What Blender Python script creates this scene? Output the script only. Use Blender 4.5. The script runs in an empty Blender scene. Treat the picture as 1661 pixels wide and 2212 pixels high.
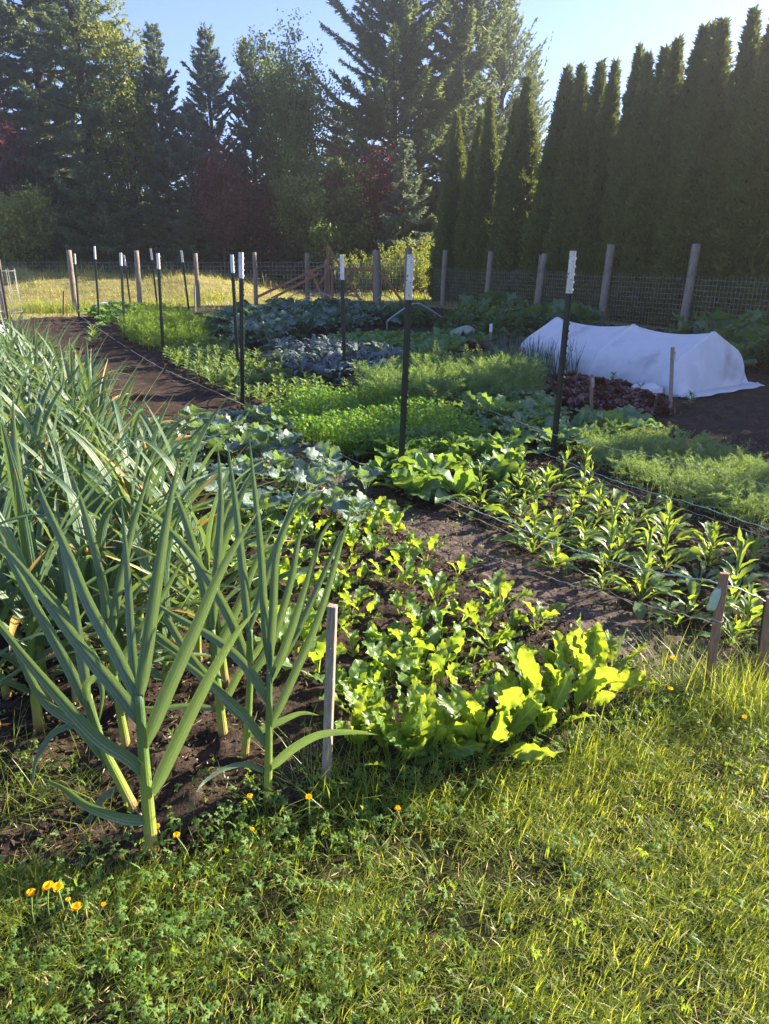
import bpy, math, random
import numpy as np
from mathutils import Vector, Matrix
rng = np.random.default_rng(11)
random.seed(11)
sc = bpy.context.scene
COL = sc.collection
PI = math.pi
# ------------------------------------------------------------------ camera numbers and pixel helpers
FPX = 1522.0; PITCH = math.radians(20.0); CH = 1.55
CP, SP = math.cos(PITCH), math.sin(PITCH)
U = np.array([-.55, .835]); VV = np.array([.835, .55])          # along the beds / across the beds
def ray(px, py):
    a = (px - 830.5) / FPX; b = (1106 - py) / FPX
    return np.array([a, CP + b * SP, -SP + b * CP])
def G(px, py, z=0.0):                                            # where a sight line meets height z
    d = ray(px, py); t = (z - CH) / d[2]
    return np.array([d[0] * t, d[1] * t, z])
def AT(px, py, y):                                               # where it meets distance y
    d = ray(px, py); t = y / d[1]
    return np.array([d[0] * t, y, CH + d[2] * t])
def UVW(u, v, z=0.0):
    return np.array([u * U[0] + v * VV[0], u * U[1] + v * VV[1], z])
def proj(p):
    x, y, z = p[0], p[1], p[2] - CH
    d = y * CP - z * SP
    return 830.5 + FPX * x / d, 1106 - FPX * (y * SP + z * CP) / d
# ------------------------------------------------------------------ mesh builder
class MB:
    def __init__(s):
        s.v = []; s.uv = []; s.f4 = []; s.m4 = []; s.f3 = []; s.m3 = []; s.n = 0
    def add(s, v, f4=None, f3=None, uv=None, mat=0):
        v = np.asarray(v, float).reshape(-1, 3)
        s.v.append(v); s.uv.append(np.zeros((len(v), 2)) if uv is None else np.asarray(uv, float))
        if f4 is not None and len(f4):
            f4 = np.asarray(f4, int); s.f4.append(f4 + s.n); s.m4.append(np.full(len(f4), mat))
        if f3 is not None and len(f3):
            f3 = np.asarray(f3, int); s.f3.append(f3 + s.n); s.m3.append(np.full(len(f3), mat))
        s.n += len(v); return s
    def inst(s, T, pos, M, mat=0):                               # template placed many times
        v, f4, f3, uv = T
        pos = np.asarray(pos, float).reshape(-1, 3); n = len(pos); k = len(v)
        if n == 0: return s
        VV_ = np.einsum('nij,kj->nki', M, v) + pos[:, None, :]
        off = (np.arange(n) * k)[:, None, None]
        F4 = (f4[None] + off).reshape(-1, 4) if f4 is not None and len(f4) else None
        F3 = (f3[None] + off).reshape(-1, 3) if f3 is not None and len(f3) else None
        return s.add(VV_.reshape(-1, 3), F4, F3, np.tile(uv, (n, 1)), mat)
    def mesh(s, name, mats, smooth=True):
        me = bpy.data.meshes.new(name)
        v = np.concatenate(s.v); uv = np.concatenate(s.uv)
        f4 = np.concatenate(s.f4) if s.f4 else np.zeros((0, 4), int)
        f3 = np.concatenate(s.f3) if s.f3 else np.zeros((0, 3), int)
        mi = np.concatenate((s.m4 or []) + (s.m3 or []))
        loops = np.concatenate([f4.ravel(), f3.ravel()])
        n4, n3 = len(f4), len(f3)
        start = np.concatenate([np.arange(n4) * 4, n4 * 4 + np.arange(n3) * 3])
        me.vertices.add(len(v)); me.vertices.foreach_set('co', v.astype(np.float32).ravel())
        me.loops.add(len(loops)); me.loops.foreach_set('vertex_index', loops.astype(np.int32))
        me.polygons.add(n4 + n3)
        me.polygons.foreach_set('loop_start', start.astype(np.int32))
        me.polygons.foreach_set('material_index', mi.astype(np.int32))
        me.polygons.foreach_set('use_smooth', np.full(n4 + n3, smooth))
        ul = me.uv_layers.new(name='UVMap')
        ul.data.foreach_set('uv', uv[loops].astype(np.float32).ravel())
        for m in (mats if isinstance(mats, (list, tuple)) else [mats]): me.materials.append(m)
        me.update(calc_edges=True)
        return me
def tagit(o, label=None, cat=None, group=None, kind=None):
    if label: o['label'] = label
    if cat: o['category'] = cat
    if group: o['group'] = group
    if kind: o['kind'] = kind
    return o
def link(name, me, parent=None, loc=(0, 0, 0), rotz=0, scale=1):
    o = bpy.data.objects.new(name, me); COL.objects.link(o)
    o.location = loc; o.rotation_euler = (0, 0, rotz)
    o.scale = (scale,) * 3 if np.isscalar(scale) else scale
    if parent: o.parent = parent
    return o
def empty(name, loc, rot=None, rotz=0, scale=1):
    o = link(name, None, None, loc, rotz, scale); o.empty_display_size = .05
    if rot is not None: o.rotation_mode = 'QUATERNION'; o.rotation_quaternion = rot
    return o
def nrm(a): return a / np.maximum(np.linalg.norm(a, axis=-1, keepdims=True), 1e-9)
def frames(D, N):                                                # columns: along D, across, normal
    X = nrm(D); Y = nrm(np.cross(N, X)); Z = np.cross(X, Y)
    return np.stack([X, Y, Z], -1)
def rotz_(a):
    a = np.asarray(a, float); c, s = np.cos(a), np.sin(a); M = np.zeros(a.shape + (3, 3))
    M[..., 0, 0] = c; M[..., 0, 1] = -s; M[..., 1, 0] = s; M[..., 1, 1] = c; M[..., 2, 2] = 1
    return M
def roty_(a):                                                    # positive lifts the +x end
    a = np.asarray(a, float); c, s = np.cos(a), np.sin(a); M = np.zeros(a.shape + (3, 3))
    M[..., 0, 0] = c; M[..., 0, 2] = -s; M[..., 2, 0] = s; M[..., 2, 2] = c; M[..., 1, 1] = 1
    return M
def rotx_(a):
    a = np.asarray(a, float); c, s = np.cos(a), np.sin(a); M = np.zeros(a.shape + (3, 3))
    M[..., 1, 1] = c; M[..., 1, 2] = -s; M[..., 2, 1] = s; M[..., 2, 2] = c; M[..., 0, 0] = 1
    return M
def gridfaces(nr, nc):
    i = np.arange(nr - 1)[:, None] * nc + np.arange(nc - 1)[None]
    i = i.ravel(); return np.stack([i, i + 1, i + nc + 1, i + nc], 1)
def tube(pts, rad, n=7, cap=True, mat=0, mb=None):
    mb = mb or MB()
    pts = np.asarray(pts, float); m = len(pts); rad = np.broadcast_to(rad, (m,))
    t = np.gradient(pts, axis=0); t = nrm(t)
    ref = np.array([0, 0, 1.]) if abs(t[0, 2]) < .8 else np.array([1., 0, 0])
    a = nrm(np.cross(t, ref)); b = np.cross(t, a)
    th = np.linspace(0, 2 * PI, n + 1)
    ring = pts[:, None] + rad[:, None, None] * (a[:, None] * np.cos(th)[None, :, None] + b[:, None] * np.sin(th)[None, :, None])
    uv = np.stack(np.broadcast_arrays(np.linspace(0, 1, m)[:, None], np.linspace(0, 1, n + 1)[None]), -1)
    f = gridfaces(m, n + 1)
    v = ring.reshape(-1, 3); f3 = []
    if cap:
        v = np.concatenate([v, pts[[0, -1]]]); uv = np.concatenate([uv.reshape(-1, 2), [[0, .5], [1, .5]]])
        k = m * (n + 1)
        for j in range(n):
            f3.append([k, j + 1, j]); f3.append([k + 1, (m - 1) * (n + 1) + j, (m - 1) * (n + 1) + j + 1])
    return mb.add(v, f, f3, uv.reshape(-1, 2), mat)
def boxmb(x0, x1, y0, y1, z0, z1, mb=None, bev=0, mat=0):
    mb = mb or MB()
    c = [(x0, y0), (x1, y0), (x1, y1), (x0, y1)]
    if bev:
        b = bev; c = [(x0 + b, y0), (x1 - b, y0), (x1, y0 + b), (x1, y1 - b), (x1 - b, y1), (x0 + b, y1), (x0, y1 - b), (x0, y0 + b)]
    k = len(c)
    v = [(x, y, z0) for x, y in c] + [(x, y, z1) for x, y in c]
    f4 = [(i, (i + 1) % k, k + (i + 1) % k, k + i) for i in range(k)]
    v += [((x0 + x1) / 2, (y0 + y1) / 2, z0), ((x0 + x1) / 2, (y0 + y1) / 2, z1 + bev * .5)]
    f3 = [(2 * k, (i + 1) % k, i) for i in range(k)] + [(2 * k + 1, k + i, k + (i + 1) % k) for i in range(k)]
    uv = [(p[2], p[0] + p[1]) for p in v]
    return mb.add(v, f4, f3, uv, mat)
def kites(mb, P, D, L, W, roll=None, mat=0, belly=.42):
    P = np.asarray(P, float); n = len(P); D = nrm(D)
    roll = rng.uniform(0, 2 * PI, n) if roll is None else roll
    r = nrm(rng.normal(size=(n, 3))) if np.isscalar(roll) is False and roll is not None else None
    S = nrm(np.cross(D, r)); L = np.broadcast_to(L, (n,))[:, None]; W = np.broadcast_to(W, (n,))[:, None]
    mid = P + D * L * belly
    v = np.stack([P, mid + S * W * .5, P + D * L, mid - S * W * .5], 1).reshape(-1, 3)
    f = np.arange(n * 4).reshape(-1, 4)
    uv = np.tile(np.array([[0, .5], [.4, 1], [1, .5], [.4, 0]]), (n, 1))
    return mb.add(v, f, None, uv, mat)
def smooth_noise(x, y, seed=0, oct=4, f=1.0):
    out = np.zeros(np.broadcast(x, y).shape); amp = 1.0; tot = 0
    r = np.random.default_rng(seed)
    for o in range(oct):
        tab = r.uniform(-1, 1, (256, 256))
        X = x * f + 100.3; Y = y * f + 57.1
        xi = np.floor(X).astype(int); yi = np.floor(Y).astype(int); fx = X - xi; fy = Y - yi
        fx = fx * fx * (3 - 2 * fx); fy = fy * fy * (3 - 2 * fy)
        a = tab[xi % 256, yi % 256]; b = tab[(xi + 1) % 256, yi % 256]; c = tab[xi % 256, (yi + 1) % 256]; d = tab[(xi + 1) % 256, (yi + 1) % 256]
        out += amp * ((a * (1 - fx) + b * fx) * (1 - fy) + (c * (1 - fx) + d * fx) * fy)
        tot += amp; amp *= .5; f *= 2.03
    return out / tot
def sstep(a, b, x):
    t = np.clip((x - a) / (b - a), 0, 1); return t * t * (3 - 2 * t)
def inpoly(p, poly):
    x, y = p; ins = False; j = len(poly) - 1
    for i in range(len(poly)):
        xi, yi = poly[i][:2]; xj, yj = poly[j][:2]
        if (yi > y) != (yj > y) and x < (xj - xi) * (y - yi) / (yj - yi) + xi: ins = not ins
        j = i
    return ins
# ------------------------------------------------------------------ materials
def newmat(name):
    m = bpy.data.materials.new(name); m.use_nodes = True
    nt = m.node_tree; nt.nodes.clear(); return m, nt
def nd(nt, t, **kw):
    n = nt.nodes.new(t)
    for k, v in kw.items(): setattr(n, k, v)
    return n
def mixc(nt, fac, a, b, mode='MIX'):
    n = nd(nt, 'ShaderNodeMix', data_type='RGBA', blend_type=mode)
    for s, v in ((n.inputs[0], fac), (n.inputs[6], a), (n.inputs[7], b)):
        if isinstance(v, bpy.types.NodeSocket): nt.links.new(v, s)
        elif isinstance(v, (int, float)): s.default_value = v
        else: s.default_value = tuple(v) + (1,)
    return n.outputs[2]
def mth(nt, op, a, b=0.0, clamp=False):
    n = nd(nt, 'ShaderNodeMath', operation=op, use_clamp=clamp)
    for s, v in ((n.inputs[0], a), (n.inputs[1], b)):
        if isinstance(v, bpy.types.NodeSocket): nt.links.new(v, s)
        else: s.default_value = v
    return n.outputs[0]
def ramp(nt, fac, stops):
    n = nd(nt, 'ShaderNodeValToRGB'); cr = n.color_ramp
    while len(cr.elements) < len(stops): cr.elements.new(.5)
    for e, (p, c) in zip(cr.elements, stops):
        e.position = p; e.color = (c if isinstance(c, (tuple, list)) else (c, c, c)) + (() if isinstance(c, (tuple, list)) and len(c) == 4 else (1,)) if isinstance(c, (tuple, list)) else (c, c, c, 1)
    nt.links.new(fac, n.inputs[0]); return n.outputs[0]
def noise(nt, scale, detail=3, rough=.55, coord='Object', vec=None):
    n = nd(nt, 'ShaderNodeTexNoise'); n.inputs['Scale'].default_value = scale; n.inputs['Detail'].default_value = detail; n.inputs['Roughness'].default_value = rough
    if vec is None:
        tc = nd(nt, 'ShaderNodeTexCoord'); vec = tc.outputs[coord]
    nt.links.new(vec, n.inputs['Vector']); return n.outputs['Fac']
def finish(nt, col, rough=.6, spec=.3, trans=None, trw=0, bump=None, bumpd=.01, bumps=.5, sheen=0, metal=0):
    p = nd(nt, 'ShaderNodeBsdfPrincipled')
    if isinstance(col, bpy.types.NodeSocket): nt.links.new(col, p.inputs['Base Color'])
    else: p.inputs['Base Color'].default_value = tuple(col) + (1,)
    if isinstance(rough, bpy.types.NodeSocket): nt.links.new(rough, p.inputs['Roughness'])
    else: p.inputs['Roughness'].default_value = rough
    p.inputs['Specular IOR Level'].default_value = spec; p.inputs['Metallic'].default_value = metal
    if bump is not None:
        b = nd(nt, 'ShaderNodeBump'); b.inputs['Strength'].default_value = bumps; b.inputs['Distance'].default_value = bumpd
        nt.links.new(bump, b.inputs['Height']); nt.links.new(b.outputs[0], p.inputs['Normal'])
    out = nd(nt, 'ShaderNodeOutputMaterial'); res = p.outputs[0]
    if trw:
        t = nd(nt, 'ShaderNodeBsdfTranslucent')
        if isinstance(trans, bpy.types.NodeSocket): nt.links.new(trans, t.inputs[0])
        else: t.inputs[0].default_value = tuple(trans) + (1,)
        mx = nd(nt, 'ShaderNodeMixShader'); mx.inputs[0].default_value = trw
        nt.links.new(p.outputs[0], mx.inputs[1]); nt.links.new(t.outputs[0], mx.inputs[2]); res = mx.outputs[0]
    nt.links.new(res, out.inputs[0])
def leafmat(name, c1, c2, tr, trw=.4, rough=.45, spec=.4, vein=0.0, veincol=(.2, .3, .1), nscale=30, tip=None, stripe=0, lateral=0, nvar=.35, bmp=.4):
    c1 = tuple(x * 1.42 for x in c1); c2 = tuple(x * 1.42 for x in c2)
    m, nt = newmat(name)
    geo = nd(nt, 'ShaderNodeNewGeometry'); rnd = geo.outputs['Random Per Island']
    col = mixc(nt, rnd, c1, c2)
    nz = noise(nt, nscale, 3)
    col = mixc(nt, mth(nt, 'MULTIPLY', nz, nvar), col, tuple(x * .45 for x in c1))
    uvn = nd(nt, 'ShaderNodeUVMap'); sep = nd(nt, 'ShaderNodeSeparateXYZ'); nt.links.new(uvn.outputs[0], sep.inputs[0])
    u, s = sep.outputs[0], sep.outputs[1]
    sa = mth(nt, 'ABSOLUTE', mth(nt, 'SUBTRACT', s, .5))
    trc = mixc(nt, rnd, tr, tuple(x * .7 for x in tr)); h = nz
    if vein:
        vm = mth(nt, 'LESS_THAN', sa, vein)
        if lateral:
            w = mth(nt, 'SINE', mth(nt, 'MULTIPLY', mth(nt, 'SUBTRACT', u, mth(nt, 'MULTIPLY', sa, .35)), lateral))
            lat = mth(nt, 'MULTIPLY', mth(nt, 'GREATER_THAN', w, .88), .55)
            h = mth(nt, 'ADD', mth(nt, 'MULTIPLY', w, -.35), nz)
            vm = mth(nt, 'MAXIMUM', vm, lat)
        col = mixc(nt, mth(nt, 'MULTIPLY', vm, .75), col, veincol)
        trc = mixc(nt, mth(nt, 'MULTIPLY', vm, .4), trc, veincol)
    if stripe:
        w = mth(nt, 'SINE', mth(nt, 'MULTIPLY', s, stripe)); h = w
        col = mixc(nt, mth(nt, 'MULTIPLY', mth(nt, 'ADD', w, 1), .30), col, veincol)
    if tip is not None:
        r2 = mth(nt, 'FRACT', mth(nt, 'MULTIPLY', rnd, 7.31))
        edge = mth(nt, 'SUBTRACT', 1.0, mth(nt, 'MULTIPLY', mth(nt, 'POWER', r2, 5.0), .5))
        f = mth(nt, 'MULTIPLY', mth(nt, 'SUBTRACT', mth(nt, 'ADD', u, mth(nt, 'MULTIPLY', mth(nt, 'SUBTRACT', nz, .5), .12)), edge), 9.0, True)
        col = mixc(nt, f, col, tip); trc = mixc(nt, f, trc, tip)
    finish(nt, col, rough, spec, trc, trw, h, .002, bmp)
    return m
def plainmat(name, c1, c2, scale=20, rough=.7, spec=.3, bumpd=.004, bumps=.5, detail=4, stretch=None, metal=0, extra=None, trw=0, tr=None, thr=(.35, .65)):
    m, nt = newmat(name); vec = None
    if stretch:
        tc = nd(nt, 'ShaderNodeTexCoord'); mp = nd(nt, 'ShaderNodeMapping'); mp.inputs['Scale'].default_value = stretch
        nt.links.new(tc.outputs['Object'], mp.inputs[0]); vec = mp.outputs[0]
    nz = noise(nt, scale, detail, .6, vec=vec)
    col = mixc(nt, ramp(nt, nz, [(thr[0], 0.0), (thr[1], 1.0)]), c1, c2)
    if extra:
        c3, sc3, lo, hi = extra
        n2 = noise(nt, sc3, 3, .6); col = mixc(nt, ramp(nt, n2, [(lo, 0.0), (hi, 1.0)]), col, c3)
    finish(nt, col, rough, spec, tr, trw, nz, bumpd, bumps, metal=metal)
    return m
M = {}
M['soil'] = plainmat('soil', (.018, .012, .009), (.055, .038, .028), 60, .95, .15, .012, .8, 6, extra=((.085, .062, .048), 9, .52, .75))
M['path'] = plainmat('trodden_soil', (.06, .045, .038), (.14, .108, .09), 35, .95, .15, .006, .7, 6, extra=((.035, .025, .02), 7, .5, .7))
M['turf'] = plainmat('turf', (.012, .013, .007), (.032, .034, .012), 30, .95, .1, .02, .6, 6, extra=((.075, .060, .032), 9, .55, .75))
M['meadowturf'] = plainmat('meadow_turf', (.13, .14, .045), (.27, .235, .095), 2.5, .95, .1, .03, .6, 6, extra=((.26, .20, .10), .7, .56, .72))
M['clod'] = plainmat('clod', (.02, .014, .010), (.07, .048, .035), 90, .95, .15, .004, .8)
M['chip'] = plainmat('straw_chip', (.16, .115, .075), (.36, .29, .21), 40, .9, .2, .002, .4)
M['perlite'] = plainmat('pale_pebble', (.32, .30, .28), (.5, .48, .45), 40, .8, .3, .002, .4)
# leaves
M['leek'] = leafmat('leek_leaf', (.026, .066, .046), (.058, .098, .060), (.30, .46, .09), .26, .40, .5, stripe=30, veincol=(.16, .24, .13), nscale=12, tip=(.46, .27, .07), nvar=.3)
M['leekstalk'] = None
M['beet'] = leafmat('beet_leaf', (.055, .13, .028), (.085, .17, .035), (.48, .66, .035), .48, .38, .5, .04, (.30, .42, .10), 60, lateral=34)
M['chard'] = leafmat('chard_leaf', (.050, .115, .022), (.10, .18, .032), (.50, .64, .035), .46, .36, .5, .035, (.34, .46, .12), 45, lateral=38, bmp=.9)
M['broccoli'] = leafmat('broccoli_leaf', (.085, .135, .115), (.13, .18, .15), (.34, .55, .06), .28, .42, .4, .035, (.28, .36, .28), 40, lateral=26)
M['collard'] = leafmat('collard_leaf', (.060, .105, .085), (.10, .15, .115), (.20, .34, .08), .25, .45, .4, .04, (.22, .29, .22), 25, lateral=24)
M['kale'] = leafmat('kale_leaf', (.075, .100, .102), (.13, .165, .165), (.14, .22, .08), .18, .55, .35, .05, (.16, .20, .18), 90, nvar=.55, bmp=1.0)
M['spinach'] = leafmat('spinach_leaf', (.055, .120, .045), (.085, .165, .06), (.36, .56, .05), .36, .36, .5, .03, (.2, .3, .1), 30, lateral=30)
M['radish'] = leafmat('radish_leaf', (.075, .145, .068), (.12, .195, .09), (.34, .54, .07), .36, .45, .4, .035, (.2, .3, .14), 30, lateral=30)
M['rocket'] = leafmat('rocket_leaf', (.050, .110, .040), (.085, .155, .055), (.46, .62, .04), .42, .42, .4, .05, (.2, .3, .1), 40)
M['zinnia'] = leafmat('seedling_leaf', (.080, .140, .060), (.12, .18, .075), (.36, .5, .06), .36, .5, .35, .05, (.22, .3, .14), 40)
M['mustard'] = leafmat('mustard_leaf', (.075, .16, .045), (.11, .21, .06), (.34, .55, .05), .36, .42, .4, .04, (.22, .34, .1), 30)
M['redlettuce'] = leafmat('red_lettuce_leaf', (.055, .022, .022), (.10, .035, .030), (.22, .05, .04), .28, .4, .45, .03, (.12, .10, .04), 35)
M['parsley'] = leafmat('parsley_leaf', (.065, .165, .026), (.105, .22, .035), (.38, .62, .03), .4, .45, .4, nscale=20)
M['dill'] = leafmat('dill_frond', (.075, .145, .070), (.12, .19, .09), (.34, .50, .07), .4, .6, .25, nscale=6)
M['dillfar'] = leafmat('dill_frond_yellow', (.085, .16, .035), (.13, .20, .05), (.38, .56, .04), .42, .6, .25, nscale=6)
M['carrot'] = leafmat('carrot_frond', (.105, .175, .085), (.16, .225, .11), (.36, .52, .08), .38, .6, .25, nscale=6)
M['rhubarb'] = leafmat('rhubarb_leaf', (.055, .115, .050), (.085, .155, .065), (.3, .48, .06), .32, .5, .35, .03, (.2, .28, .14), 12, lateral=22)
M['herb'] = leafmat('herb_leaf', (.040, .085, .030), (.065, .12, .04), (.22, .36, .04), .34, .5, .35, nscale=10)
M['onion'] = leafmat('onion_leaf', (.055, .095, .070), (.09, .13, .09), (.2, .3, .1), .2, .45, .4, nscale=10)
M['grass'] = leafmat('grass_blade', (.075, .135, .022), (.165, .205, .042), (.66, .72, .06), .46, .38, .45, nscale=4, nvar=.4)
M['dry'] = leafmat('dry_grass', (.26, .20, .09), (.36, .30, .15), (.4, .33, .14), .3, .7, .2, nscale=10)
M['farg'] = leafmat('meadow_grass', (.23, .26, .07), (.40, .36, .13), (.72, .66, .18), .42, .6, .2, nscale=1.2, nvar=.3)
M['butleaf'] = leafmat('buttercup_leaf', (.055, .118, .028), (.10, .165, .038), (.42, .58, .04), .42, .55, .25, nscale=40)
M['petal'] = leafmat('yellow_petal', (.75, .42, .015), (.85, .52, .02), (.9, .55, .02), .4, .3, .5, nscale=40, nvar=.1)
M['budgreen'] = leafmat('green_stem', (.10, .17, .04), (.14, .2, .05), (.3, .45, .05), .2, .5, .3)
# trees
M['spruce'] = leafmat('spruce_needles', (.055, .098, .054), (.10, .155, .078), (.30, .38, .12), .40, .55, .3, nscale=1.2, nvar=.5)
M['bluespruce'] = leafmat('blue_spruce_needles', (.066, .108, .088), (.11, .16, .125), (.28, .36, .18), .36, .55, .3, nscale=1.2, nvar=.5)
M['poplar'] = leafmat('poplar_leaf', (.10, .14, .03), (.19, .215, .045), (.42, .46, .05), .42, .45, .35, nscale=1.5)
M['dectree'] = leafmat('green_tree_leaf', (.065, .11, .03), (.12, .16, .045), (.26, .34, .05), .38, .5, .3, nscale=1.5)
M['plum'] = leafmat('purple_plum_leaf', (.046, .017, .021), (.095, .030, .036), (.42, .08, .08), .34, .45, .35, nscale=1.5)
M['willow'] = leafmat('willow_leaf', (.11, .165, .045), (.17, .21, .06), (.50, .56, .06), .45, .5, .3, nscale=2)
M['cedar'] = leafmat('arborvitae_spray', (.048, .080, .022), (.15, .175, .052), (.26, .32, .05), .26, .6, .25, nscale=2.5, nvar=.55)
M['cedarcore'] = plainmat('arborvitae_shade', (.010, .013, .005), (.022, .024, .009), 5, .95, .1)  # near-black colour as shade inside the crown; added core stops light passing
M['wood_dark'] = plainmat('bark', (.030, .024, .018), (.075, .060, .046), 10, .9, .2, .02, .6, stretch=(4, 4, .7))
M['understory'] = leafmat('understory_leaf', (.022, .038, .015), (.042, .060, .022), (.12, .17, .03), .25, .6, .25, nscale=.8)
# made things
M['post'] = plainmat('weathered_post', (.15, .125, .095), (.30, .26, .205), 9, .9, .2, .006, .6, stretch=(8, 8, .8), extra=((.09, .075, .06), 3, .56, .7))
M['stakegrey'] = plainmat('weathered_stake', (.20, .165, .125), (.36, .31, .25), 14, .85, .25, .002, .5, stretch=(14, 14, 1.2), extra=((.12, .09, .065), 6, .6, .75))
M['stakebrown'] = plainmat('brown_stake', (.20, .115, .065), (.32, .20, .12), 14, .85, .25, .002, .5, stretch=(14, 14, 1.2), extra=((.10, .06, .04), 5, .58, .75))
M['redwood'] = plainmat('reddish_lumber', (.22, .10, .055), (.36, .19, .11), 10, .85, .25, .003, .5, stretch=(5, 5, 1.5))
M['tpost'] = plainmat('green_steel_paint', (.005, .011, .008), (.011, .021, .015), 12, .38, .5, .001, .3, extra=((.05, .045, .03), 26, .62, .72))
M['tip'] = plainmat('white_steel_paint', (.62, .62, .62), (.76, .76, .75), 12, .45, .45, .001, .3, extra=((.22, .075, .03), 55, .70, .74))
M['rusttip'] = plainmat('worn_white_paint', (.52, .50, .42), (.72, .70, .64), 9, .5, .45, .001, .3, extra=((.24, .10, .04), 45, .60, .66))
M['wire'] = plainmat('galvanised_wire', (.27, .27, .26), (.40, .40, .38), 30, .5, .5, .0005, .2, metal=.3)
M['conduit'] = plainmat('grey_conduit', (.28, .32, .35), (.40, .44, .47), 12, .35, .5, .0005, .2)
M['cloth'] = plainmat('row_cover_fabric', (.80, .81, .82), (.88, .88, .88), 8, .85, .2, .035, .55, 6, trw=.34, tr=(.75, .78, .82), extra=((.52, .47, .43), 2.2, .56, .80))
M['twine'] = plainmat('twine', (.36, .32, .24), (.50, .46, .36), 200, .9, .2)
M['twineblue'] = plainmat('blue_green_twine', (.30, .44, .40), (.48, .60, .55), 200, .8, .25)
M['tag'] = plainmat('pale_green_tag', (.42, .56, .40), (.55, .66, .50), 30, .4, .5, .001, .3, trw=.2, tr=(.6, .75, .5))
M['white'] = plainmat('white_plastic', (.66, .66, .65), (.78, .78, .77), 30, .5, .4)
M['metal'] = plainmat('grey_metal_label', (.30, .30, .30), (.45, .45, .45), 30, .35, .5, metal=.5)
def stalkmat():
    m, nt = newmat('leek_stalk')
    uvn = nd(nt, 'ShaderNodeUVMap'); sep = nd(nt, 'ShaderNodeSeparateXYZ'); nt.links.new(uvn.outputs[0], sep.inputs[0])
    nz = noise(nt, 25, 3)
    f = mth(nt, 'ADD', sep.outputs[0], mth(nt, 'MULTIPLY', mth(nt, 'SUBTRACT', nz, .5), .12))
    col = ramp(nt, f, [(0.0, (.30, .16, .08)), (.06, (.36, .28, .10)), (.2, (.24, .31, .06)), (.6, (.14, .23, .05)), (1.0, (.075, .15, .06))])
    finish(nt, col, .38, .45, (.4, .5, .06), .15, mth(nt, 'SINE', mth(nt, 'MULTIPLY', sep.outputs[1], 90)), .001, .3)
    return m
M['leekstalk'] = stalkmat()
# ------------------------------------------------------------------ leaf templates
PROF = {
    'ov': lambda t: np.sin(PI * t ** .7) ** .8, 'lan': lambda t: np.sin(PI * t ** .8),
    'obl': lambda t: np.sin(PI * t ** .85) ** .6, 'rnd': lambda t: np.sqrt(np.maximum(1 - (2 * t - 1) ** 2, 0)),
    'spat': lambda t: np.sin(PI * t ** 1.5) ** .8, 'strap': lambda t: np.minimum(1, (t * 8 + .4)) * np.maximum(1 - t ** 2.6, 0) ** .9,
    'tri': lambda t: np.maximum(1 - t, 0) ** .8 * np.minimum(1, t * 7) ,
}
def leaf(L, W, a0, a1, pet=.3, petw=.004, prof='obl', ruf=0, freq=4, fold=15, nl=9, nw=4, ser=0, serf=9, twist=0, pw=1.0, side=0, seed=0):
    r = np.random.default_rng(seed)
    tp = np.linspace(0, pet, 3)[:-1] if pet > 0 else np.zeros(0)
    tb = pet + (1 - pet) * np.linspace(0, 1, nl + 1)
    t = np.concatenate([tp, tb]); n = len(t)
    tf = np.linspace(0, 1, 60); ang = np.radians(a0 + (a1 - a0) * tf ** pw)
    X = np.concatenate([[0], np.cumsum(np.cos(ang[:-1])) / 59]) * L; Z = np.concatenate([[0], np.cumsum(np.sin(ang[:-1])) / 59]) * L
    x = np.interp(t, tf, X); z = np.interp(t, tf, Z); an = np.interp(t, tf, ang)
    tau = np.clip((t - pet) / (1 - pet), 0, 1)
    w = W * PROF[prof](tau); w = np.where(t < pet + 1e-9, petw, np.maximum(w, petw * (1 - tau)))
    s = np.linspace(-1, 1, nw + 1)
    ww = w[:, None] * np.ones(nw + 1)[None]
    if ser: ww = ww * (1 + ser * np.where(np.abs(s) > .99, 1, .3)[None] * np.sin(2 * PI * serf * tau + r.uniform(0, 6))[:, None] * (tau > 0)[:, None])
    fo = np.radians(fold) * np.minimum(1, tau * 4 + .3)
    y = s[None] * ww * np.cos(fo)[:, None]
    h = np.abs(s)[None] * ww * np.sin(fo)[:, None]
    ph = r.uniform(0, 6.28, 2)
    rf = ruf * (np.sin(2 * PI * freq * tau + ph[0])[:, None] * (s < 0) + np.sin(2 * PI * freq * 1.13 * tau + ph[1])[:, None] * (s > 0)) * np.abs(s)[None] ** 1.5
    rf *= np.minimum(1, tau * 4)[:, None] * np.minimum(1, (1 - tau) * 5 + .2)[:, None]
    h = h + rf
    tw = np.radians(twist) * tau
    y2 = y * np.cos(tw)[:, None] - h * np.sin(tw)[:, None]; h2 = y * np.sin(tw)[:, None] + h * np.cos(tw)[:, None]
    bend = side * tau ** 2 * L
    v = np.stack([x[:, None] - np.sin(an)[:, None] * h2, y2 + bend[:, None], z[:, None] + np.cos(an)[:, None] * h2], -1)
    uv = np.stack(np.broadcast_arrays(t[:, None], (s * .5 + .5)[None]), -1)
    return v.reshape(-1, 3), gridfaces(n, nw + 1), None, uv.reshape(-1, 2)
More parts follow.
